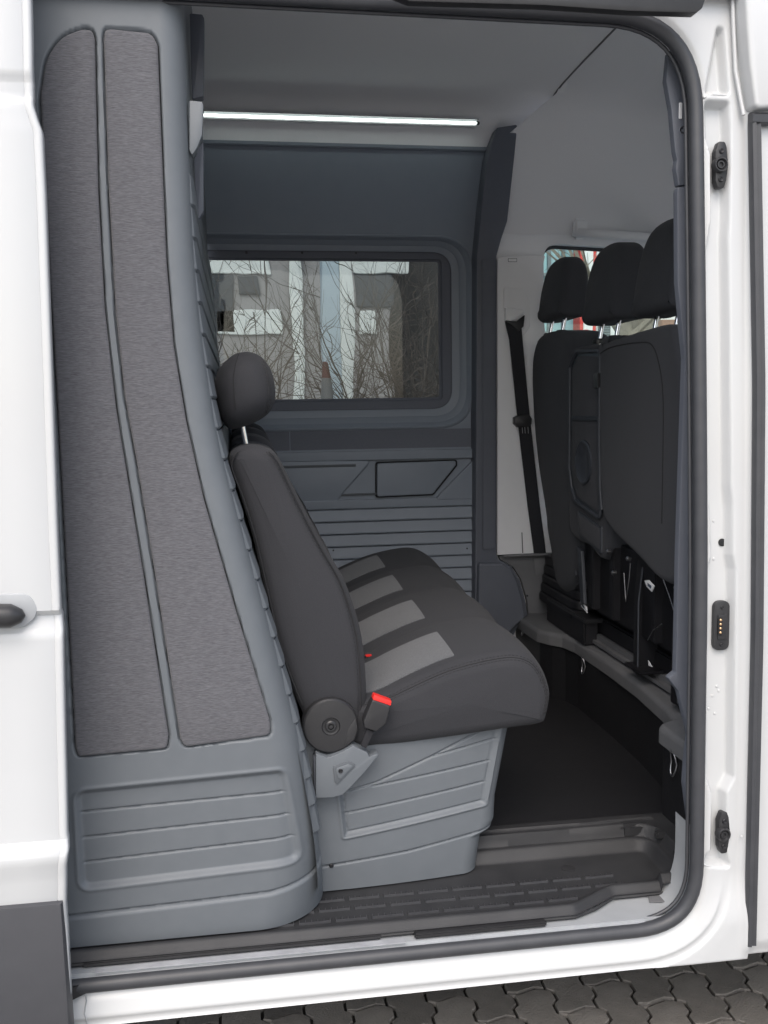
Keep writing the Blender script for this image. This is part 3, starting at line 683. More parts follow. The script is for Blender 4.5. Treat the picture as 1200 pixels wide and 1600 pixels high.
# ================================================================== partition
part = thing('partition_wall', 'grey moulded partition behind the bench with two upholstered fabric panels', 'partition', (-1.1, .8, .42))
pe = [XZ(px, py, .10) for px, py in [(288, -60), (291, 0), (296, 110), (299, 200), (302, 270), (309, 400), (318, 500), (330, 585), (347, 690), (385, 830), (440, 1020), (482, 1180), (507, 1320), (514, 1425), (516, 1500)]]
pz = np.array([p[1] for p in pe])[::-1]; pxx = np.array([p[0] for p in pe])[::-1]
dz = np.linspace(pz[0], pz[-1], 400)
from numpy import convolve
pxs = np.convolve(np.pad(np.interp(dz, pz, pxx), 12, mode='edge'), np.ones(25)/25, 'valid')
xe = lambda z: np.interp(z, dz, pxs)-.007
PY = .07
ins1 = rpoly(PXZ([(61, 150), (70, 90), (95, 55), (130, 43), (146, 46), (150, 62), (151, 130), (155, 300), (165, 480), (183, 640), (198, 730), (226, 900), (265, 1150), (262, 1171), (121, 1184), (116, 1170), (88, 640), (70, 330)], PY), [.09, .09, .09, .06, .012, .012, .1, .1, .1, .1, .1, .1, .012, .012, .012, .012, .2, .2], 8)
ins2 = rpoly(PXZ([(160, 60), (162, 46), (172, 43), (238, 50), (248, 70), (254, 220), (262, 410), (273, 540), (293, 660), (320, 780), (372, 960), (423, 1125), (425, 1150), (288, 1169), (280, 1155), (239, 890), (213, 730), (193, 620), (179, 490), (168, 300)], PY), [.01, .012, .012, .03, .02, .1, .1, .1, .1, .1, .1, .02, .015, .014, .012, .1, .1, .1, .1, .1])
rec = rpoly(PXZ([(121, 1240), (442, 1207), (471, 1345), (129, 1387)], PY), .018, 8)
glines = [PXZ(l, PY) for l in ([(124, 1272), (450, 1239)], [(126, 1312), (457, 1275)], [(128, 1351), (465, 1310)])]
cr = PXZ([(60, 1440), (110, 1431), (300, 1409), (420, 1394), (505, 1377), (560, 1366)], PY)
bottom = PXZ([(60, 1480), (120, 1476), (330, 1461), (440, 1441), (512, 1421)], PY)
def dpart(x, z):
    d = .010*sstep(.0022, -.0005, np.minimum(sdf(x, z, ins1), sdf(x, z, ins2)))
    sr = sdf(x, z, rec); d = d+.009*sstep(.006, -.006, sr)-.002*np.exp(-((sr-.008)/.004)**2)
    inside = sstep(-.002, -.006, sr)
    for l in glines: d = d+inside*groove(x, z, l, .0021, .0045)
    d = d+groove(x, z, cr, .0022, .0055)
    sl = np.interp(x, [p[0] for p in cr], [p[1] for p in cr]); d = d-.004*sstep(.0, -.01, z-sl)
    return d
zs = np.concatenate([np.linspace(2.40, .83, 380), np.linspace(.827, .425, 270)])
pr = lambda z: np.interp(z, [.42, .55, .8, 1.3, 2.4], [.15, .11, .07, .045, .045])
pb = wrapped('side_panel', zs, xe, lambda x, z: np.full_like(np.asarray(x, float), PY), pr, -1.43, .5, dpart, 'greyp', part, n1=190, n2=26, n3=5)
prism('gap_shade_plate', inset_loop(densify(ins1, .02), -.004).tolist(), PY+.0095, PY+.012, 'gap', part, 0)  # dark plates stand in for the shade round the fabric panels
prism('gap_shade_plate', inset_loop(densify(ins2, .02), -.004).tolist(), PY+.0095, PY+.012, 'gap', part, 0)
for pl in (ins1, ins2): prism('fabric_panel', inset_loop(densify(pl, .012), .0022).tolist(), PY-.003, PY+.009, 'weave', part, .006, 3, smooth=60)
# end cap at the top of its edge
ec = PXZ([(296, 158), (316, 160), (318, 166), (316, 212), (308, 232), (300, 244), (296, 235)], .11)
prism('edge_cap', rpoly(ec, .003), .105, .135, 'greyp', part, .003)
ec = PXZ([(296, 20), (316, 22), (319, 28), (318, 150), (300, 155)], .3); prism('edge_cover', rpoly(ec, .004), .30, .33, 'pillar', part, .003)
ec = PXZ([(303, 250), (318, 215), (318, 330), (308, 345)], .3); prism('edge_cover', rpoly(ec, .004), .30, .33, 'pillar', part, .003)
# lapped slats of the front face, seen along the edge
z = 1.96; k = 0
while z > .60:
    h = .062
    e0, e1 = float(xe(z)), float(xe(z-h)); rr = float(pr(z-h/2))
    V = []; F = []
    ya = PY+rr*.55
    for yy, off in ((ya, -.010), (ya+.012, .0015), (ya+.03, .006), (1.65, .007)):
        V += [(e0+off-.001, yy, z-.0012), (e1+off+.0008, yy, z-h+.006), (e1+off-.003, yy, z-h+.0008), (e1+off-.012, yy, z-h), (e0+off-.012, yy, z-.0012)]
    for r_ in range(3):
        for q in range(5): F.append((r_*5+q, r_*5+(q+1) % 5, (r_+1)*5+(q+1) % 5, (r_+1)*5+q))
    F += [(4, 3, 2, 1, 0), (15, 16, 17, 18, 19)]
    link('slat', mesh('slat', V, F, 25), 'greyp' , part); z -= h; k += 1
rowsF = [[(float(xe(z))-.012, y_, z) for y_ in (.10, .3, 1.74)] for z in np.linspace(2.62, .47, 60)]
grid('front_face', np.array(rowsF), 'greyp', part, smooth=60)

# ================================================================== rear bench
BY0, BY1, NS = .20, 1.60, 4
SW = (BY1-BY0)/NS
bench = thing('bench_seat', 'four-place charcoal fabric bench seat on a grey ribbed base, seen from its side', 'seat', (-.6, .9, .466))
# base cover
be = [XZ(px, py, .22) for px, py in [(803, 1100), (800, 1140), (789, 1195), (777, 1255), (775, 1290), (770, 1303), (753, 1313), (750, 1330), (745, 1362)]]
bz = np.array([p[1] for p in be])[::-1]; bx = np.array([p[0] for p in be])[::-1]
xb = lambda z: np.interp(z, bz, bx)+.010
yb = lambda x, z: .206+.035*np.clip((np.asarray(x)+.80)/.42, 0, 2)**2
def BL(pts): return PXZ(pts, .20)
brec = BL([(532, 1240), (540, 1309), (764, 1266), (793, 1135), (792, 1110), (560, 1150)])
brl = [BL(l) for l in ([(538, 1275), (762, 1233)], [(583, 1233), (770, 1200)], [(683, 1188), (782, 1165)], [(545, 1240), (590, 1227), (680, 1188), (767, 1147), (800, 1135)])]
bcr = BL([(480, 1360), (513, 1355), (640, 1335), (755, 1310), (800, 1300)])
def dbase(x, z):
    sr = sdf(x, z, brec); d = .006*sstep(.003, -.004, sr)-.003*np.exp(-((sr-.005)/.003)**2)+.003*np.exp(-((sr+.007)/.0022)**2)
    for l in brl: d = d+sstep(.001, -.004, sr)*groove(x, z, l, .0020, .0045)
    d = d+groove(x, z, bcr, .0021, .0055)
    return d
base = wrapped('base_cover', np.linspace(.80, .424, 270), xb, yb, lambda z: .05+0*z, -.90, 1.60, dbase, 'greyp', bench, n1=170, n2=14, n3=8)
c = W(518, 1353, .205); lathe('screw', [(.005, .008), (.005, .0), (.003, -.002)], c, (0, 1, 0), 'blackm', base, 14)
# cushion
tilt = .035
co = [XZ(px, py, .21) for px, py in [(545, 1165), (600, 1168), (700, 1156), (800, 1141), (848, 1134), (860, 1122), (866, 1080), (858, 1043), (838, 1016), (805, 1005), (760, 1010), (700, 1026), (640, 1052), (590, 1078), (548, 1095)]]
co = smooth_poly(co, 6)
cz = np.array(co); 
def cushion_section(y):
    """outline of the cushion at depth y, lofted along the bench"""
    t = (y-BY0)/SW; f = t-math.floor(t)
    crown = .011*(abs(math.sin(math.pi*f))**.55) if 0 <= t <= NS else 0
    e = min(y-BY0, BY1-y)
    r = .035; ins = 0 if e > r else r-math.sqrt(max(0, r*r-(r-e)**2))
    q = inset_loop(co, ins)
    top = sstep(.80, .90, q[:, 1]); nose = sstep(-.36, -.24, q[:, 0])
    q = q.copy(); q[:, 1] += top*(crown-.026)+tilt*(y-BY0)
    q[:, 0] += nose*(crown-.011)*.9
    return q
ysec = np.unique(np.concatenate([BY0+np.array([0, .0006, .002, .005, .009, .015, .022, .03, .04]), np.linspace(BY0+.04, BY1-.04, 90), BY1-np.array([0, .0006, .002, .005, .009, .015, .022, .03])]))
rows = [[(a, y, b) for a, b in cushion_section(y)] for y in ysec]
c0 = np.array(rows[0]).mean(0); first = [tuple(c0+(np.array(p)-c0)*.02+np.array((0, -.006, 0))) for p in rows[0]]; mid = [tuple(c0+(np.array(p)-c0)*.6+np.array((0, -.004, 0))) for p in rows[0]]
cush = grid('seat_cushion', np.array([first, mid]+rows), 'seat', bench, closed_u=True, smooth=50, caps=True)
# lighter inserts, one to each place: they follow the cushion's surface
for k in range(NS):
    ya, ybk = BY0+SW*k+.052, BY0+SW*(k+1)-.10
    R_ = []
    for y in np.linspace(ya, ybk, 16):
        q = cushion_section(y); dd_ = inset_loop([tuple(v) for v in q], -.0022)
        sel = [i for i in range(len(q)) if q[i][1] > .84 and -.80 < q[i][0] < -.30]
        pts = sorted([(dd_[i][0], dd_[i][1]) for i in sel]); px_ = np.array([p[0] for p in pts]); pz_ = np.array([p[1] for p in pts])
        xx = np.linspace(-.73, -.458, 22); R_.append([(x_, y, float(np.interp(x_, px_, pz_))) for x_ in xx])
    P = np.array(R_); P2 = P.copy(); 
    edge = P.copy(); 
    # skirt so that the patch has thickness
    P = np.concatenate([P[:1]-np.array((0, 0, .005)), P, P[-1:]-np.array((0, 0, .005))]); P = np.concatenate([P[:, :1]-np.array((0, 0, .005)), P, P[:, -1:]-np.array((0, 0, .005))], 1)
    grid('seat_insert', P, 'seat2', cush, smooth=50)
# seams and stitches on the near side of the cushion
def side_path(off, y, i0, i1):
    q = inset_loop(co, off); return [(q[i][0], y, q[i][1]+tilt*0-.010*(1 if q[i][1] > .85 else 0)) for i in range(i0, i1)]
i0 = int(5.2*6); i1 = 14*6
def seam_on(off, yextra, i0=i0, i1=i1):
    out = []
    for i in range(i0, i1):
        # find section point: distance in from the end face
        y = BY0+yextra; q = cushion_section(y); out.append((q[i][0], y-.0006, q[i][1]))
    return out
stitches('stitching', seam_on(0, .007), cush); stitches('stitching', seam_on(0, .0145), cush)
sweep('seam_piping', seam_on(0, .0105), .0012, 'thread', cush)
# backrests with headrests, one to each place
bo = smooth_poly([XZ(px, py, .21) for px, py in [(358, 722), (366, 704), (392, 696), (420, 702), (437, 718), (468, 780), (505, 850), (536, 902), (555, 952), (567, 1000), (573, 1060), (573, 1120), (560, 1165), (500, 1160), (470, 1110), (446, 1050), (428, 990), (412, 915), (395, 840), (375, 775)]], 5)
ho = smooth_poly([XZ(px, py, .30) for px, py in [(350, 564), (366, 551), (387, 547), (408, 554), (423, 572), (431, 600), (431, 626), (421, 646), (400, 660), (378, 669), (358, 671), (345, 655), (337, 628), (334, 600), (339, 578)]], 4)
seam_b = [XZ(px, py, .205) for px, py in [(420, 706), (434, 722), (462, 780), (499, 852), (529, 904), (547, 954), (558, 1002), (563, 1060), (563, 1110)]]
seam_r = [XZ(px, py, .205) for px, py in [(372, 706), (362, 728), (380, 778), (400, 842), (417, 916), (434, 992), (452, 1050), (472, 1100)]]
for k in range(NS):
    y0 = BY0+SW*k+(.004 if k else -.0); y1 = BY0+SW*(k+1)-.004
    zoff = tilt*SW*k
    def wz(P, zoff=zoff):
        P = P.copy(); P[..., 2] += zoff; return P
    bk = pillow('backrest', bo, y0, y1, 'seat', bench, .032, .006, warp=wz)
    hr = puffy('headrest', ho, y0+.055, y1-.035, 'seat', bench, warp=wz)
    pp = W(384, 690, .36)
    for yy in (y0+.155, y0+.235):
        d_ = yy-.36
        sweep('headrest_post', [(pp[0]-.012, yy, pp[2]+zoff+.075), (pp[0]+.008, yy, pp[2]+zoff-.05)], .0062, 'chrome', hr)
        lathe('post_guide', [(.012, -.012), (.012, .006), (.009, .009)], (pp[0]+.004, yy, pp[2]+zoff-.028), (-.15, 0, 1), 'black', bk, 16)
    if k == 0:
        P_ = [(a, BY0+.0025-.0022*min(1, i/2), b) for i, (a, b) in enumerate(smooth_poly(seam_b, 6, False))]
        sweep('seam_piping', [(a, y_+.004, b) for a, y_, b in P_], .0016, 'thread', bk); stitches('stitching', [(a-.006, y_-.002, b) for a, y_, b in P_], bk)
        P_ = [(a, BY0+.002, b) for a, b in smooth_poly(seam_r, 6, False)]
        sweep('seam_piping', P_, .0015, 'thread', bk)
        hs_ = smooth_poly([XZ(px, py, .262) for px, py in [(409, 560), (417, 590), (419, 620), (415, 650)]], 8, False)
        hsurf = [(a, BY0+.075+.012+.0*i, b) for i, (a, b) in enumerate(hs_)]
# headrest seams lie on the surface of the first headrest
def on_headrest(frac, ang0, ang1, n=40):
    """points on the near end of the first headrest, found by raising its profile"""
    out = []
    hl = inset_loop(ho, .045); c_ = np.array(ho).mean(0)
    return out
deps = bpy.context.evaluated_depsgraph_get()
from mathutils.bvhtree import BVHTree
hr0 = [o for o in bench.children if o.name.startswith('headrest')][0]
def drop_on(o, pts, y_from=-.2, lift=.0006):
    me = o.data; bv = BVHTree.FromPolygons([v.co for v in me.vertices], [p.vertices for p in me.polygons]); out = []
    for a, b in pts:
        h = bv.ray_cast(Vector((a, y_from, b)), Vector((0, 1, 0)))
        if h[0]: out.append((h[0].x, h[0].y-lift, h[0].z))
    return out
hp_ = lambda l, Yp: smooth_poly([XZ(px, py, Yp) for px, py in l], 8, False)
for l, kind in (([(408, 562), (415, 590), (417, 620), (414, 648)], 's'), ([(414, 566), (421, 592), (423, 620), (419, 642)], 's'), ([(411, 563), (418, 591), (420, 620), (416.5, 645)], 'p'), ([(373, 553), (367, 575), (365, 600), (368, 640)], 'p')):
    P_ = drop_on(hr0, hp_(l, .30))
    if len(P_) > 5:
        if kind == 's': stitches('stitching', P_, hr0, .004, .004, .0008)
        else: sweep('seam_piping', P_, .0010, 'thread', hr0)
# recliner disc
rc_ = W(517, 1135, .175); ry = rc_[1]
disc = lathe('recliner_disc', [(.0605, .045), (.0605, .004), (.057, .0), (.030, -.003), (.0205, -.003), (.0185, .001), (.016, .002), (.012, .002)], (rc_[0], ry, rc_[2]), (0, 1, 0), 'black', bench, 48, 30)
lathe('bolt', [(.0125, .004), (.0125, -.001), (.010, -.003), (.007, -.003), (.006, .001), (.0045, .001), (.0040, -.005), (.001, -.0055)], (rc_[0], ry, rc_[2]), (0, 1, 0), 'black', disc, 24)
a0 = math.radians(-52)
prism('disc_cover', rpoly([(rc_[0]+.030, rc_[2]-.048), (rc_[0]+.036, rc_[2]-.010), (rc_[0]+.055, rc_[2]+.018), (rc_[0]+.0585, rc_[2]-.010), (rc_[0]+.050, rc_[2]-.034)], .004), ry-.0025, ry+.03, 'black', disc, .002)
C7 = lambda pts: [(440+a/3, 1050+b/3) for a, b in pts]
br = prism('hinge_bracket', rpoly(PXZ(C7([(160, 380), (215, 402), (290, 372), (335, 345), (403, 378), (410, 398), (462, 378), (400, 455), (330, 532), (285, 575), (240, 587), (160, 590)]), .165), [.004, .01, .01, .006, .003, .003, .004, .02, .02, .015, .012, .005]), .163, .20, 'greyp', bench, .006, 3)
prism('bracket_recess', rpoly(PXZ(C7([(240, 445), (315, 420), (352, 437), (262, 530), (250, 520)]), .16), .006), .1605, .17, 'groove', br, .0015)
prism('bracket_recess_floor', rpoly(PXZ(C7([(250, 453), (313, 430), (338, 440), (270, 512)]), .16), .006), .1588, .168, 'greyp', br, .003)
c = W(*C7([(277, 465)])[0], .157); lathe('screw', [(.005, .006), (.005, 0), (.0035, -.002), (.001, -.001)], c, (0, 1, 0), 'blackm', br, 14)
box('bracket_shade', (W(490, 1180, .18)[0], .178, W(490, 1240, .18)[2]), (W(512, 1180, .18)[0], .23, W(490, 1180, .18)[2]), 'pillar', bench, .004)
# belt buckles
bk_ = prism('belt_buckle', rpoly(PXZ(C7([(425, 128), (512, 158), (490, 242), (445, 280), (388, 262), (383, 232)]), .155), .005), .152, .180, 'black', bench, .004, 3)
prism('red_button', rpoly(PXZ(C7([(434, 106), (515, 136), (512, 158), (426, 129)]), .157), .002), .155, .177, 'red', bk_, .0025)
prism('belt_stalk', PXZ(C7([(400, 265), (432, 280), (396, 357), (372, 345)]), .165), .163, .172, 'belt', bk_, .001)
c = W(579, 1024, .50); b2 = box('belt_buckle', (c[0]-.02, c[1]-.012, c[2]-.05), (c[0]+.006, c[1]+.012, c[2]-.003), 'black', bench, .004)
box('red_button', (c[0]-.014, c[1]-.008, c[2]-.002), (c[0]+.004, c[1]+.008, c[2]+.002), 'red', b2, .002)
box('seat_frame', (-.80, .30, .55), (-.40, 1.5, .75), 'blackm', bench, .01)

# ================================================================== front seats
def front_headrest(parent, xc, yc, zb, wid, hgt, thick, post_h, lean=.0):
    ol = smooth_poly([(-.5, 0), (-.495, .25), (-.47, .55), (-.39, .83), (-.20, .985), (.20, .985), (.39, .83), (.47, .55), (.495, .25), (.5, 0), (.25, -.02), (-.25, -.02)], 4)
    ol = [(yc+a*wid, zb+b*hgt) for a, b in ol]
    def wp(P):
        P = P.copy(); t = (P[..., 2]-zb)/hgt
        P[..., 0] = xc+(P[..., 0]-xc)*(1-.28*np.clip(t, 0, 1)**2)+.015*t; return P
    h = pillow('headrest', ol, xc-thick/2, xc+thick/2, 'fseat', parent, .035, .006, axis='x', warp=wp)
    for s in (-.068, .068): sweep('headrest_post', [(xc-.005, yc+s, zb+.04), (xc-.03, yc+s, zb-post_h-.03)], .0065, 'chrome', h)
    for s in (-.068, .068): lathe('post_guide', [(.02, -.006), (.02, .006), (.016, .01)], (xc-.026, yc+s, zb-post_h), (0, 0, 1), 'black', parent, 16)
    return h
def lean_warp(zb, k):
    def wp(P):
        P = P.copy(); P[..., 0] += -k*(P[..., 2]-zb)*-1*0-k*(P[..., 2]-zb); return P
    return wp
# driver's seat
ds = thing('driver_seat', 'dark fabric front seat beside the light grey pillar with one headrest and bellows base', 'seat', (.45, 1.42, .70))
ol = smooth_poly([(1.20, 1.00), (1.17, 1.30), (1.17, 1.60), (1.21, 1.715), (1.30, 1.755), (1.52, 1.765), (1.60, 1.73), (1.645, 1.64), (1.64, 1.45), (1.60, 1.28), (1.53, 1.12), (1.515, 1.05), (1.48, .98), (1.42, .86), (1.30, .86)], 4)
pillow('backrest', ol, .17, .33, 'fseat', ds, .04, .012, axis='x', warp=lean_warp(1.0, .03))
front_headrest(ds, .215, 1.47, 1.81, .26, .21, .115, .055)
pillow('seat_cushion', smooth_poly([(.34, 1.22), (.72, 1.20), (.80, 1.25), (.80, 1.58), (.72, 1.62), (.34, 1.60)], 4), .95, 1.10, 'fseat', ds, .04, .01, axis='z')
for k in range(5):
    zz_ = .94-.034*k; g_ = .012*k
    prism('bellows', rpoly([(.205-g_*.5, 1.24), (.62, 1.24), (.62, 1.66), (.205-g_*.5, 1.66)], .05), zz_, zz_-.030, 'blackm', ds, .011, 3, axis='z')
box('pedestal', (.21, 1.22, .705), (.70, 1.62, .80), 'blackm', ds, .01)
dbx = box('storage_box', (.185, 1.15, .706), (.235, 1.545, .79), 'blackm', ds, .006)
box('box_ledge', (.18, 1.13, .785), (.26, 1.53, .80), 'black', dbx, .004)
box('back_shell', (.185, 1.24, .905), (.235, 1.50, 1.06), 'blackm', ds, .012)
sweep('shell_rib', [(.182, 1.47, 1.03), (.182, 1.30, 1.045), (.184, 1.25, 1.03), (.188, 1.235, .93)], .004, 'fplast', ds, up=(1, 0, 0))
c = WX(908, 948, .165); tg = prism('paper_tag', [(c[1]+.028, c[2]+.016), (c[1]-.03, c[2]+.004), (c[1]-.034, c[2]-.014), (c[1]+.02, c[2]-.004)], .172, .1745, 'tag', ds, .0003, axis='x')
prism('tag_print', [(c[1]+.010, c[2]+.007), (c[1]-.012, c[2]+.002), (c[1]-.013, c[2]-.004), (c[1]+.008, c[2]+.0)], .1712, .1725, 'ink', tg, 0, axis='x')
for px, py in ((878, 812), (881, 822), (888, 836)): c = WX(px, py, .17); lathe('rivet', [(.003, .005), (.003, 0), (.001, -.001)], c, (1, 0, 0), 'steel', ds, 8)
# passenger double seat
ps = thing('passenger_seat', 'dark double front passenger seat with two headrests and a recessed plastic middle back', 'seat', (.45, .68, .72))
Xs = .155
# middle back with recessed panel
mb = smooth_poly([(.88, 1.08), (.900, 1.66), (.93, 1.685), (1.20, 1.69), (1.245, 1.66), (1.25, 1.50), (1.24, 1.20), (1.21, 1.08), (1.05, 1.06)], 4)
mback = pillow('middle_backrest', mb, Xs, Xs+.14, 'fseat', ps, .02, .002, axis='x')
fr = [(y_, z_) for y_, z_ in [(.915, 1.62), (.94, 1.665), (1.13, 1.675), (1.195, 1.63), (1.195, 1.30), (1.17, 1.235), (1.135, 1.195), (.915, 1.16)]]
prism('recess_panel', rpoly(fr, .02), Xs-.006, Xs+.01, 'fplast', mback, .003, axis='x')
fr2 = rpoly(fr, .02, 6)
sweep('recess_rim', [(Xs-.008, a, b) for a, b in densify(fr2, .02)], .006, 'fplast', mback, closed=True, up=(1, 0, 0))
prism('recess_floor', rpoly([(a+(1.05-a)*.10, b+(1.42-b)*.06) for a, b in fr], .02), Xs-.0075, Xs, 'fseat', mback, .002, axis='x')
box('recess_shelf', (Xs-.014, .93, 1.455), (Xs-.004, 1.175, 1.47), 'fplast', mback, .004)
lathe('cup_recess', [(.070, .0), (.070, -.006), (.064, -.008), (.058, -.004), (.02, -.001)], (Xs-.008, 1.055, 1.325), (1, 0, 0), 'fplast', mback, 30)
fr3 = [(.915, 1.135), (1.13, 1.165), (1.115, 1.085), (.915, 1.05)]
prism('lower_recess', rpoly(fr3, .01), Xs-.005, Xs+.01, 'fplast', mback, .003, axis='x')
prism('lower_recess_floor', rpoly([(a+(1.0-a)*.10, b+(1.11-b)*.2) for a, b in fr3], .01), Xs-.0065, Xs, 'fseat', mback, .002, axis='x')
# outer back, standing a little prouder
ob = smooth_poly([(.897, 1.30), (.905, 1.45), (.905, 1.665), (.88, 1.685), (.60, 1.70), (.45, 1.70), (.40, 1.66), (.36, 1.50), (.36, 1.15), (.38, 1.06), (.48, 1.05), (.62, 1.09), (.78, 1.13), (.86, 1.17), (.885, 1.23)], 4)
oback = pillow('outer_backrest', ob, Xs-.022, Xs+.15, 'fseat', ps, .022, .006, axis='x')
sweep('back_edge_rim', [(Xs-.014, .912, 1.66), (Xs-.014, .914, 1.40), (Xs-.012, .908, 1.25), (Xs-.012, .892, 1.19)], .006, 'fplast', oback, up=(1, 0, 0))
bvo = BVHTree.FromPolygons([v.co for v in oback.data.vertices], [p.vertices for p in oback.data.polygons])
sp = []
for a, b in smooth_poly([(.89, 1.655), (.80, 1.668), (.62, 1.668), (.53, 1.655), (.48, 1.60), (.455, 1.52), (.45, 1.40), (.45, 1.2)], 8, False):
    h = bvo.ray_cast(Vector((-.5, a, b)), Vector((1, 0, 0)))
    if h[0]: sp.append((h[0].x-.0004, h[0].y, h[0].z))
sweep('seam_piping', sp, .0016, 'thread', oback, up=(1, 0, 0))
box('release_latch', (Xs-.024, .905, 1.555), (Xs-.006, .945, 1.60), 'black', mback, .003)
front_headrest(ps, .245, 1.06, 1.765, .27, .235, .135, .06)
front_headrest(ps, .25, .665, 1.752, .27, .245, .14, .06)
pillow('seat_cushion', smooth_poly([(.30, .42), (.72, .42), (.80, .48), (.80, 1.16), (.72, 1.22), (.30, 1.22)], 4), .95, 1.10, 'fseat', ps, .04, .01, axis='z')
box('seat_pan', (.25, .40, .80), (.70, 1.22, .96), 'blackm', ps, .01)
for px, py, wd in ((992, 960, .03), (1052, 1010, .04)):
    pass
lg = [(.225, .745), (.222, .46)]
prism('leg', rpoly([(.19, .724), (.25, .724), (.252, .95), (.245, 1.06), (.20, 1.06), (.19, .95)], .004), .76, .725, 'blackm', ps, .003)
sweep('leg_edge', [(.189, .722, .735), (.189, .722, .94), (.20, .722, 1.04)], .003, 'fplast', ps)
prism('leg', rpoly([(.17, .724), (.235, .724), (.238, .90), (.225, 1.04), (.18, 1.04), (.17, .90)], .004), .47, .425, 'blackm', ps, .003)
sweep('leg_edge', [(.169, .422, .735), (.169, .422, .89), (.176, .422, 1.0)], .003, 'fplast', ps)
box('cross_member', (.24, .40, .745), (.30, 1.20, .80), 'blackm', ps, .006)
box('under_panel', (.30, .40, .742), (.32, 1.20, .96), 'blackm', ps, .004)
box('foot_plate', (.17, .66, .7425), (.26, .78, .750), 'blackm', ps, .003)
prism('side_link', [(1.17, 1.04), (1.13, 1.03), (1.10, .86), (1.13, .85)], .165, .175, 'fplast', ps, .002, axis='x')
for px, py in ((949, 862), (980, 873), (957, 895), (1055, 918)): c = WX(px, py, .15); lathe('bolt', [(.007, .01), (.007, 0), (.004, -.003)], c, (1, 0, 0), 'steel', ps, 12)
prism('seat_mechanism', rpoly([(1.20, 1.10), (.40, 1.06), (.40, .84), (1.16, .84)], .02), .20, .24, 'blackm', ps, .004, axis='x')
for yy, ww in ((1.06, .012), (.90, .016), (.60, .012)): box('mechanism_rib', (.178, yy-ww, .85), (.205, yy+ww, 1.10), 'blackm', ps, .003)
sweep('cable', [WX(975, 895, .158), WX(978, 940, .16), WX(983, 905, .158), WX(985, 880, .158)], .0018, 'steel', ps, up=(1, 0, 0))
sweep('cable', [WX(1036, 905, .13), WX(1047, 935, .135), WX(1054, 958, .14)], .0016, 'fplast', ps, up=(1, 0, 0))
sweep('cable', [WX(1012, 1000, .17), WX(1020, 985, .17), WX(1034, 975, .172)], .0014, 'steel', ps, up=(1, 0, 0))
c = WX(1016, 914, .15); tg = prism('paper_tag', [(c[1]+.034, c[2]+.006), (c[1]+.008, c[2]+.012), (c[1]-.028, c[2]+.002), (c[1]-.012, c[2]-.016), (c[1]+.02, c[2]-.008)], .148, .151, 'tag', ps, .0003, axis='x')
prism('tag_print', [(c[1]+.012, c[2]+.004), (c[1]-.012, c[2]+.0), (c[1]-.010, c[2]-.008), (c[1]+.010, c[2]-.004)], .1472, .1485, 'ink', tg, 0, axis='x')
c = WX(1012, 1038, .18); prism('paper_tag', [(c[1]+.012, c[2]+.008), (c[1]-.016, c[2]-.004), (c[1]+.008, c[2]-.006)], .186, .188, 'tag', ps, 0, axis='x')

# ================================================================== seat belt on the far pillar
sb = thing('seat_belt', 'black seat belt hanging down the light grey cab pillar', 'seat belt', (.2, 1.65, .93))
def strap(pts, wid, Yp):
    rows = []
    for (px, py), hw, yy in zip(pts, wid, Yp):
        a = W(px-hw, py, yy); b = W(px+hw, py, yy); rows.append([(a[0], yy, a[2]), (b[0], yy, b[2]), (b[0], yy+.0025, b[2]), (a[0], yy+.0025, a[2])])
    return np.array(rows)
pts = [(804, 502), (803, 512), (806, 530), (813, 600), (818, 650), (826, 720), (834, 790), (842, 850), (844, 868)]
P = strap(pts, [15, 12, 10.5, 10, 10, 9.8, 9.6, 9.5, 9.4], [1.646, 1.643, 1.642, 1.643, 1.645, 1.648, 1.652, 1.656, 1.67])
grid('webbing', P, 'belt', sb, closed_u=True, smooth=30, caps=True)
bm_ = rpoly(PXZ([(804, 652), (810, 649), (828, 648), (832, 654), (831, 663), (826, 667), (810, 668), (804, 662)], 1.63), .005)
tg = prism('tongue', bm_, 1.632, 1.655, 'black', sb, .006, 3)
for px in (816, 820, 825): a = W(px, 668, 1.637); sweep('tongue_fin', [(a[0], 1.638, a[2]+.002), (a[0]+.002, 1.638, a[2]-.022)], .0012, 'steel', tg)
prism('belt_mount', rpoly(PXZ([(789, 500), (806, 503), (820, 492), (818, 510), (810, 518), (800, 508)], 1.64), .002), 1.639, 1.65, 'black', sb, .002)

# ================================================================== outside, beyond the far windows
M['render'] = mat('grey_pink_render', (.30, .285, .29), .9, (.36, .345, .35), 2, .6, bump=.3, bscale=30)
M['pale'] = mat('white_window_panel', (.72, .75, .74), .5, (.8, .82, .8), 1.5, .5)
M['darkw'] = mat('dark_shutter', (.05, .055, .065), .6, (.08, .085, .095), 3, .5)
M['bark'] = mat('bark', (.075, .062, .055), .9, (.15, .125, .11), 12, .5, bump=.6, bscale=40)
M['bark2'] = mat('pale_bark', (.17, .15, .12), .9, (.30, .27, .22), 7, .6, bump=.8, bscale=22, bdist=.02)
M['teal'] = mat('teal_curtain_glass', (.25, .46, .52), .15, (.42, .62, .66), .8, .6)
M['mull'] = mat('steel_mullion', (.16, .2, .22), .5)
M['redp'] = mat('red_paint', (.62, .05, .04), .5)
M['brick'] = mat('brown_brick', (.22, .12, .08), .9, (.3, .17, .12), 5, .6)
M['blue'] = mat('pale_blue_post', (.42, .50, .56), .5, (.48, .56, .62), 3, .6)
Yb = 12.0
hb = thing('house', 'grey rendered building with white window panels seen through the tinted window', 'building', (.3, 13, 0))
box('wall', (-4.5, Yb, 0), (1.30, Yb+2, 5.5), 'render', hb, .02)
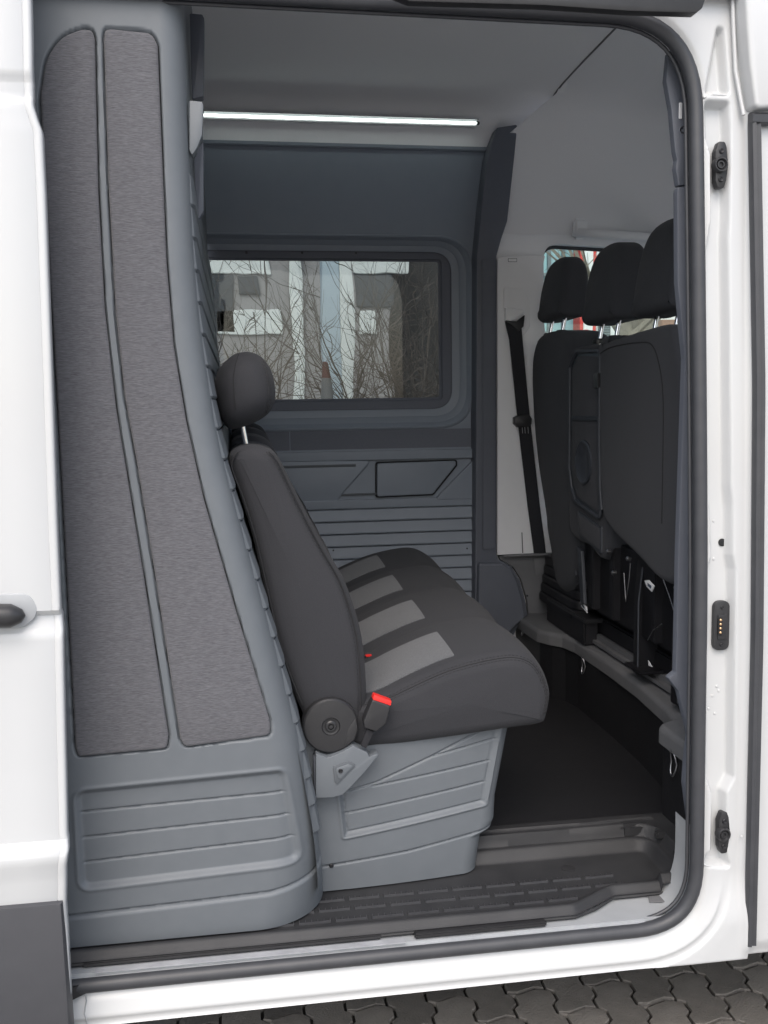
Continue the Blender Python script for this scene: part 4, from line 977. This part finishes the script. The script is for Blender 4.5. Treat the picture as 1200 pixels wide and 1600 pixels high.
for px0, py0, px1, py1, mm in ((300, 404, 418, 428, 'pale'), (553, 404, 640, 428, 'pale'), (340, 485, 440, 523, 'pale'), (558, 485, 588, 523, 'pale'), (300, 430, 363, 520, 'darkw'), (370, 432, 405, 462, 'darkw'), (555, 430, 612, 480, 'darkw')):
    a = W(px0, py1, Yb); b = W(px1, py0, Yb); box('window_panel', (a[0], Yb-.04, a[2]), (b[0], Yb-.005, b[2]), mm, hb, .01)
for px in (465, 472):
    pass
a = W(465, 500, Yb-.1); box('downpipe', (a[0]-.09, Yb-.16, 0), (a[0]+.09, Yb-.02, 5.2), 'pale', hb, .03)
hb2 = thing('dark_shed', 'dark brown building behind the bare bushes', 'building', (2.6, 14, 0))
box('wall', (1.38, 13, 0), (3.2, 15, 5.6), mat('dark_brown_boards', (.045, .043, .043), .8, (.065, .06, .06), 4, .6), hb2, .02); M_sh = 'darkw'
box('roof', (1.3, 12.9, 5.6), (3.3, 15.1, 5.8), 'darkw', hb2, .02)
a = W(505, 500, 8); b = W(552, 500, 8)
po = thing('post', 'broad pale blue and white post standing before the grey building', 'post', ((a[0]+b[0])/2, 8, 0))
mid_ = a[0]+(b[0]-a[0])*.55
box('blue_face', (a[0], 7.98, 0), (mid_, 8.2, 4.6), 'blue', po, .01); box('white_face', (mid_+.002, 7.97, 0), (b[0], 8.2, 4.6), 'pale', po, .01)
a = W(510, 615, 6.5); t_ = W(510, 565, 6.5); w_ = .07
bo_ = thing('bollard', 'short tapered bollard with red-brown top before the pale post', 'bollard', (a[0], 6.5, 0))
lathe('shaft', [(.055, -a[2]), (.045, (t_[2]-a[2])*.45)], (a[0], 6.5, a[2]), (0, 0, 1), 'midgrey', bo_, 16)
lathe('top', [(.045, (t_[2]-a[2])*.451), (.028, (t_[2]-a[2])*.95), (.012, t_[2]-a[2])], (a[0], 6.5, a[2]), (0, 0, 1), mat('red_brown_top', (.10, .035, .03), .6), bo_, 16)
def bush(name, label, x, y, h, n, spread, seed, thick=.012, twigs=5, group=None, z0=0):
    rg = np.random.default_rng(seed); V = []; F = []
    def limb(p, d, L, r, depth):
        m_ = 5; pts = [np.array(p, float)]; dd = np.array(d, float)
        for _ in range(m_):
            dd = dd+rg.normal(0, .16, 3); dd[2] += .04; dd /= np.linalg.norm(dd); pts.append(pts[-1]+dd*L/m_)
        for i in range(m_):
            r0 = r*(1-.75*i/m_); r1 = r*(1-.75*(i+1)/m_); t = pts[i+1]-pts[i]; t /= np.linalg.norm(t); u = np.cross(t, (.3, .9, .1)); u /= np.linalg.norm(u); v = np.cross(t, u); n0 = len(V)
            for q, rr in ((pts[i], r0), (pts[i+1], r1)):
                for k in range(3): V.append(q+rr*(u*math.cos(k*2.094)+v*math.sin(k*2.094)))
            F.extend([(n0+k, n0+(k+1) % 3, n0+3+(k+1) % 3, n0+3+k) for k in range(3)])
        if depth:
            for _ in range(twigs):
                i = int(rg.integers(1, m_)); nd = dd*.6+rg.normal(0, .55, 3); nd[2] = abs(nd[2])*.8+.15; nd /= np.linalg.norm(nd)
                limb(pts[i], nd, L*.5*rg.uniform(.6, 1.1), r*.5, depth-1)
    for k in range(n):
        a_ = rg.uniform(0, 6.28); d = np.array((math.cos(a_)*spread, math.sin(a_)*spread, 1)); d /= np.linalg.norm(d)
        limb((x+rg.normal(0, .08), y+rg.normal(0, .08), z0), d, h*rg.uniform(.7, 1.05), thick, 2)
    return tag(link(name, mesh(name, V, F), 'bark'), label, 'bush', group)
a = W(655, 560, 7.5); bush('bare_bush', 'dense bare bush filling the right end of the tinted window', a[0], 7.5, 2.9, 26, .33, 3, .013, 6)
a = W(590, 580, 8.6); bush('bare_bush', 'spreading bare bush just right of the pale post', a[0], 8.6, 2.9, 9, .35, 5, .014, 5)
a = W(405, 560, 9.0); bush('bare_bush', 'thin bare bush before the white window panels', a[0], 9.0, 3.6, 7, .42, 9, .015, 4)
a = W(338, 560, 8.0); bush('bare_bush', 'bare bush left of the white panels beside the partition', a[0], 8.0, 3.0, 9, .36, 12, .013, 5)
# through the driver's window
Yg = 14.0
gb = thing('glass_building', 'teal glass curtain-wall building behind the driver headrest', 'building', tuple(W(870, 600, Yg)[:2])+(0,))
a = W(835, 540, Yg); b = W(907, 380, Yg)
box('glass_wall', (a[0], Yg, 0), (b[0], Yg+2, 7.0), 'teal', gb, .01)
for px in (836, 857, 879, 899): x_ = W(px, 450, Yg)[0]; box('mullion', (x_-.03, Yg-.05, 0), (x_+.03, Yg-.005, 7), 'mull', gb, .004)
for py in (430, 476, 521): z_ = W(870, py, Yg)[2]; box('transom', (a[0], Yg-.045, z_-.03), (b[0], Yg-.004, z_+.03), 'mull', gb, .004)
a = W(906, 400, 13.4); b = W(926, 400, 13.4)
pi_ = thing('sign_pillar', 'white pillar with red edges and red marks beside the teal glass building', 'pillar', ((a[0]+b[0])/2, 13.4, 0))
box('white_face', (a[0]+.06, 13.36, 0), (b[0], 13.7, 6), 'pale', pi_, .01); box('red_edge', (a[0], 13.38, 0), (a[0]+.058, 13.7, 6), 'redp', pi_, .004); box('red_edge', (b[0]+.002, 13.38, 0), (b[0]+.06, 13.7, 6), 'redp', pi_, .004)
for py0, py1 in ((416, 440), (515, 538)): p0 = W(913, py1, 13.35); p1 = W(919, py0, 13.35); box('red_mark', (p0[0], 13.34, p0[2]), (p1[0], 13.358, p1[2]), 'redp', pi_, .003)
a = W(930, 500, 16); hx_ = thing('white_shed', 'pale building with a grey roller door behind the tree trunk', 'building', (a[0]+2, 17, 0))
box('wall', (a[0]+.2, 16.5, 0), (a[0]+6, 18, 4.5), 'pale', hx_, .02); p0 = W(937, 535, 16.4); p1 = W(955, 495, 16.4); box('roller_door', (p0[0], 16.42, 0), (p1[0], 16.49, p1[2]), 'darkw', hx_, .01)
for k in range(9): z_ = p0[2]+k*.05; box('slat', (p0[0]+.02, 16.40, z_), (p1[0]-.02, 16.418, z_+.035), 'mull', hx_, .004)
p0 = W(1030, 560, 16.4); p1 = W(1036, 500, 16.4); box('brick_pier', (p0[0], 16.3, 0), (p1[0]+.5, 16.49, p1[2]), 'brick', hx_, .01)
tx = W(985, 520, 10)
tr_ = thing('tree', 'thick pale-barked tree trunk seen between the front headrests', 'tree', (tx[0], 10, 0))
tp = [(tx[0]+.05*math.sin(z_*.9), 10, z_) for z_ in np.linspace(0, 5.5, 12)]
rowsT = []
for i, p in enumerate(tp):
    r_ = .24-.013*i; rowsT.append([(p[0]+(r_+.022*math.sin(5*a_+i*.7))*math.cos(a_), p[1]+(r_+.02*math.sin(7*a_+i))*math.sin(a_), p[2]) for a_ in np.linspace(0, 2*math.pi, 25)[:-1]])
grid('trunk', np.array(rowsT), 'bark2', tr_, closed_u=True, smooth=60)
tb = bush('crown', None, tx[0], 10, 3.2, 16, .8, 21, .04, 5, z0=2.3); del_keys = [k for k in ('label', 'category', 'group') if k in tb]
for k in del_keys: del tb[k]
tb.parent = tr_; tb.location = -WL[tr_.name]; tb.data.materials.clear(); tb.data.materials.append(M['bark2'])
